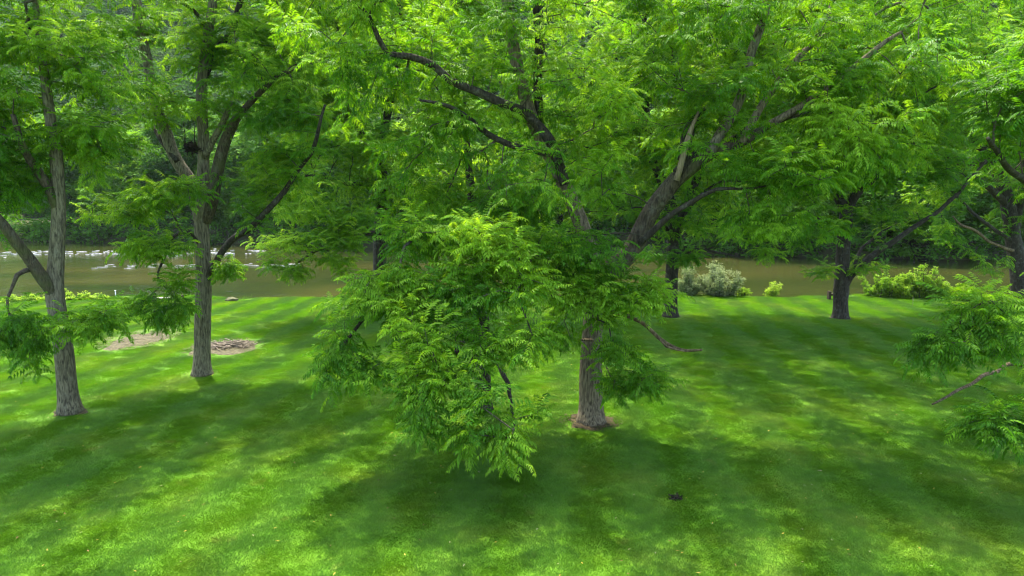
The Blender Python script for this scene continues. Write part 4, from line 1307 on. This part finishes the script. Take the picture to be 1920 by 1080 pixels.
# fallen leaflets on the lawn
fv, ff, fmat = [], [], []
M_FALLEN = [noise_material("fallen_yellow", [(0.3, (0.22, 0.16, 0.02)), (0.7, (0.36, 0.28, 0.05))], scale=3, bump=0),
            noise_material("fallen_pale", [(0.3, (0.16, 0.18, 0.06)), (0.7, (0.26, 0.27, 0.12))], scale=3, bump=0),
            noise_material("fallen_brown", [(0.3, (0.09, 0.05, 0.02)), (0.7, (0.17, 0.10, 0.04))], scale=3, bump=0)]
for i in range(800):
    y = rg.uniform(9, 40) ** 1.0
    x = rg.uniform(-.8, .8) * y
    l, w, b = rg.uniform(.04, .10), rg.uniform(.02, .035), rg.random() * 6.28
    dx, dy, nx, ny = math.cos(b) * l / 2, math.sin(b) * l / 2, -math.sin(b) * w / 2, math.cos(b) * w / 2
    z = lawn_z(x, y) + rg.uniform(.045, .075)
    k = len(fv)
    fv += [(x - dx, y - dy, z), (x + nx, y + ny, z + .01), (x + dx, y + dy, z + .012), (x - nx, y - ny, z + .008)]
    ff += [[k, k + 1, k + 2], [k, k + 2, k + 3]]
    m_ = int(rg.choice([0, 1, 2], p=[.5, .3, .2]))
    fmat += [m_, m_]
o = mesh_obj("fallen_leaves", fv, ff, None, None, False, M_FALLEN, fmat)
tag(o, "yellow and brown leaflets fallen on the lawn", kind="stuff")

# ------------------------------------------------------------------ benches, stakes, small things
M_BENCH = noise_material("weathered_wood", [(0.3, (0.022, 0.017, 0.010)), (0.7, (0.055, 0.043, 0.026))], scale=6, stretch=(1, 6, 6), bump=0.4)
M_SEAT = noise_material("grey_plank", [(0.3, (0.16, 0.145, 0.11)), (0.7, (0.28, 0.26, 0.21))], scale=6, stretch=(1, 8, 8), bump=0.4)


def bench(label, x, y, L_, rz, seat_mat):
    z = lawn_z(x, y)
    root = empty("bench", (x, y, z), rz)
    tag(root, label, "bench")
    for s in (-1, 1):
        mb = MB(); mb.box((s * (L_ / 2), 0, .25), (.15, .32, .56), bev=.015)
        mb.build("post", M_BENCH, root)
    mb = MB(); mb.box((0, 0, .36), (L_ - .153, .40, .06), bev=.008)
    mb.build("seat", seat_mat, root)
    mb = MB(); mb.box((0, 0, .28), (L_ - .153, .10, .095), bev=.008)
    mb.build("rail", M_BENCH, root)
    return root


p = on_ground(316, 570)
bench("low wooden bench with a pale plank, behind hanging leaves at left", p.x, p.y, 1.6, .06, M_SEAT)
p = on_ground(1570, 561)
bench("dark wooden bench half hidden behind the right walnut trunk", p.x, p.y, 1.05, -.03, M_BENCH)

M_STAKE = noise_material("stake_metal", [(0.3, (0.10, 0.09, 0.075)), (0.7, (0.2, 0.18, 0.15))], scale=8)
M_WHITE = noise_material("white_paint", [(0.3, (0.68, 0.68, 0.65)), (0.7, (0.8, 0.8, 0.78))], scale=8)


def stake(name, label, px, py, h, rad, mat, tip_mat):
    b = on_ground(px, py)
    root = empty(name, (b.x, b.y, lawn_z(b.x, b.y) - .05))
    tag(root, label, "stake")
    mb = MB(); mb.tube([(0, 0, 0), (.01, 0, h * .5), (.0, .01, h)], [rad, rad, rad * .9], 7)
    mb.build("rod", mat, root, True)
    mb = MB(); mb.box((0, .01, h + .012), (rad * 3, rad * 3, .03), bev=.004)
    mb.build("cap", tip_mat, root)


stake("marker_stake", "thin grey stake standing in sunlit grass before the right weeds", 1711, 573, .56, .014, M_STAKE, M_STAKE)
stake("marker_stake", "short white stake at the bank between the two left trunks", 217, 558, .48, .03, M_WHITE, M_WHITE)


def rock(label, px, py, s, seed, mat):
    b = on_ground(px, py)
    bm = bmesh.new()
    bmesh.ops.create_icosphere(bm, subdivisions=3, radius=1)
    for v in bm.verts:
        k = 1 + .35 * mnoise.noise(v.co * 1.3 + Vector((seed, 0, 0))) + .1 * mnoise.noise(v.co * 4)
        v.co = Vector((v.co.x * s[0], v.co.y * s[1], v.co.z * s[2])) * k
    me = bpy.data.meshes.new("rock"); bm.to_mesh(me); bm.free()
    me.materials.append(mat)
    o = bpy.data.objects.new("rock", me); COL.objects.link(o)
    o.location = (b.x, b.y, lawn_z(b.x, b.y) + s[2] * .3)
    tag(o, label, "rock")


M_ROCK = noise_material("pale_rock", [(0.3, (0.05, 0.055, 0.02)), (0.7, (0.11, 0.11, 0.055))], scale=4, bump=.6)
rock("pale mossy stone on the lawn's edge beside the small notch in the bank", 434, 564, (.36, .25, .17), 4, M_ROCK)

# dark ragged leaf nest in the three-limbed walnut
M_NEST = noise_material("dead_leaves", [(0.3, (0.007, 0.006, 0.004)), (0.7, (0.035, 0.028, 0.016))], scale=6, bump=.4)
nc = at(359, 276, YB - .25)
nest = empty("leaf_nest", nc)
tag(nest, "dark ragged clump of dead leaves lodged between two limbs of the three-limbed walnut", "nest")
v, f = [], []
r = np.random.default_rng(4)
for i in range(240):
    q = r.normal(size=3); q /= np.linalg.norm(q); q *= r.random() ** .4
    p = np.array([q[0] * .27 + .05 * q[2], q[1] * .2, q[2] * .15 - .25 * max(0, q[0]) * .5])
    d = r.normal(size=3); d /= np.linalg.norm(d)
    s = np.cross(d, r.normal(size=3)); s /= np.linalg.norm(s)
    k = len(v)
    v += [p, p + d * .07 + s * .035, p + d * .15, p + d * .07 - s * .035]
    f += [[k, k + 1, k + 2], [k, k + 2, k + 3]]
mesh_obj("leaf_mass", v, f, M_NEST, nest)["kind"] = "stuff"
mb = MB()
for (a, b) in (((-.25, 0, .05), (-.2, .1, -.3)), ((.2, 0, -.05), (.55, .05, -.22)), ((.1, 0, .1), (.12, .05, .95)), ((-.22, 0, .1), (-.24, 0, .9)), ((0, 0, -.1), (.02, 0, -.36))):
    mb.tube([a, ((a[0] + b[0]) / 2 + .03, (a[1] + b[1]) / 2, (a[2] + b[2]) / 2), b], [.02, .016, .012], 5)
mb.build("holding_twigs", M_BARK_DARK, nest, True)

# dark leaf clod on the lawn
b = on_ground(1267, 937)
v, f = [], []
for i in range(60):
    p = np.array([r.normal() * .05, r.normal() * .04, .03 + r.random() * .07])
    d = r.normal(size=3); d[2] *= .4; d /= np.linalg.norm(d)
    s = np.cross(d, r.normal(size=3)); s /= np.linalg.norm(s)
    k = len(v)
    v += [p, p + d * .04 + s * .025, p + d * .09, p + d * .04 - s * .025]
    f += [[k, k + 1, k + 2], [k, k + 2, k + 3]]
o = mesh_obj("withered_clump", v, f, M_NEST)
o.location = (b.x, b.y, lawn_z(b.x, b.y))
tag(o, "small black withered leaf clump lying alone on the near lawn", "leaf clump")
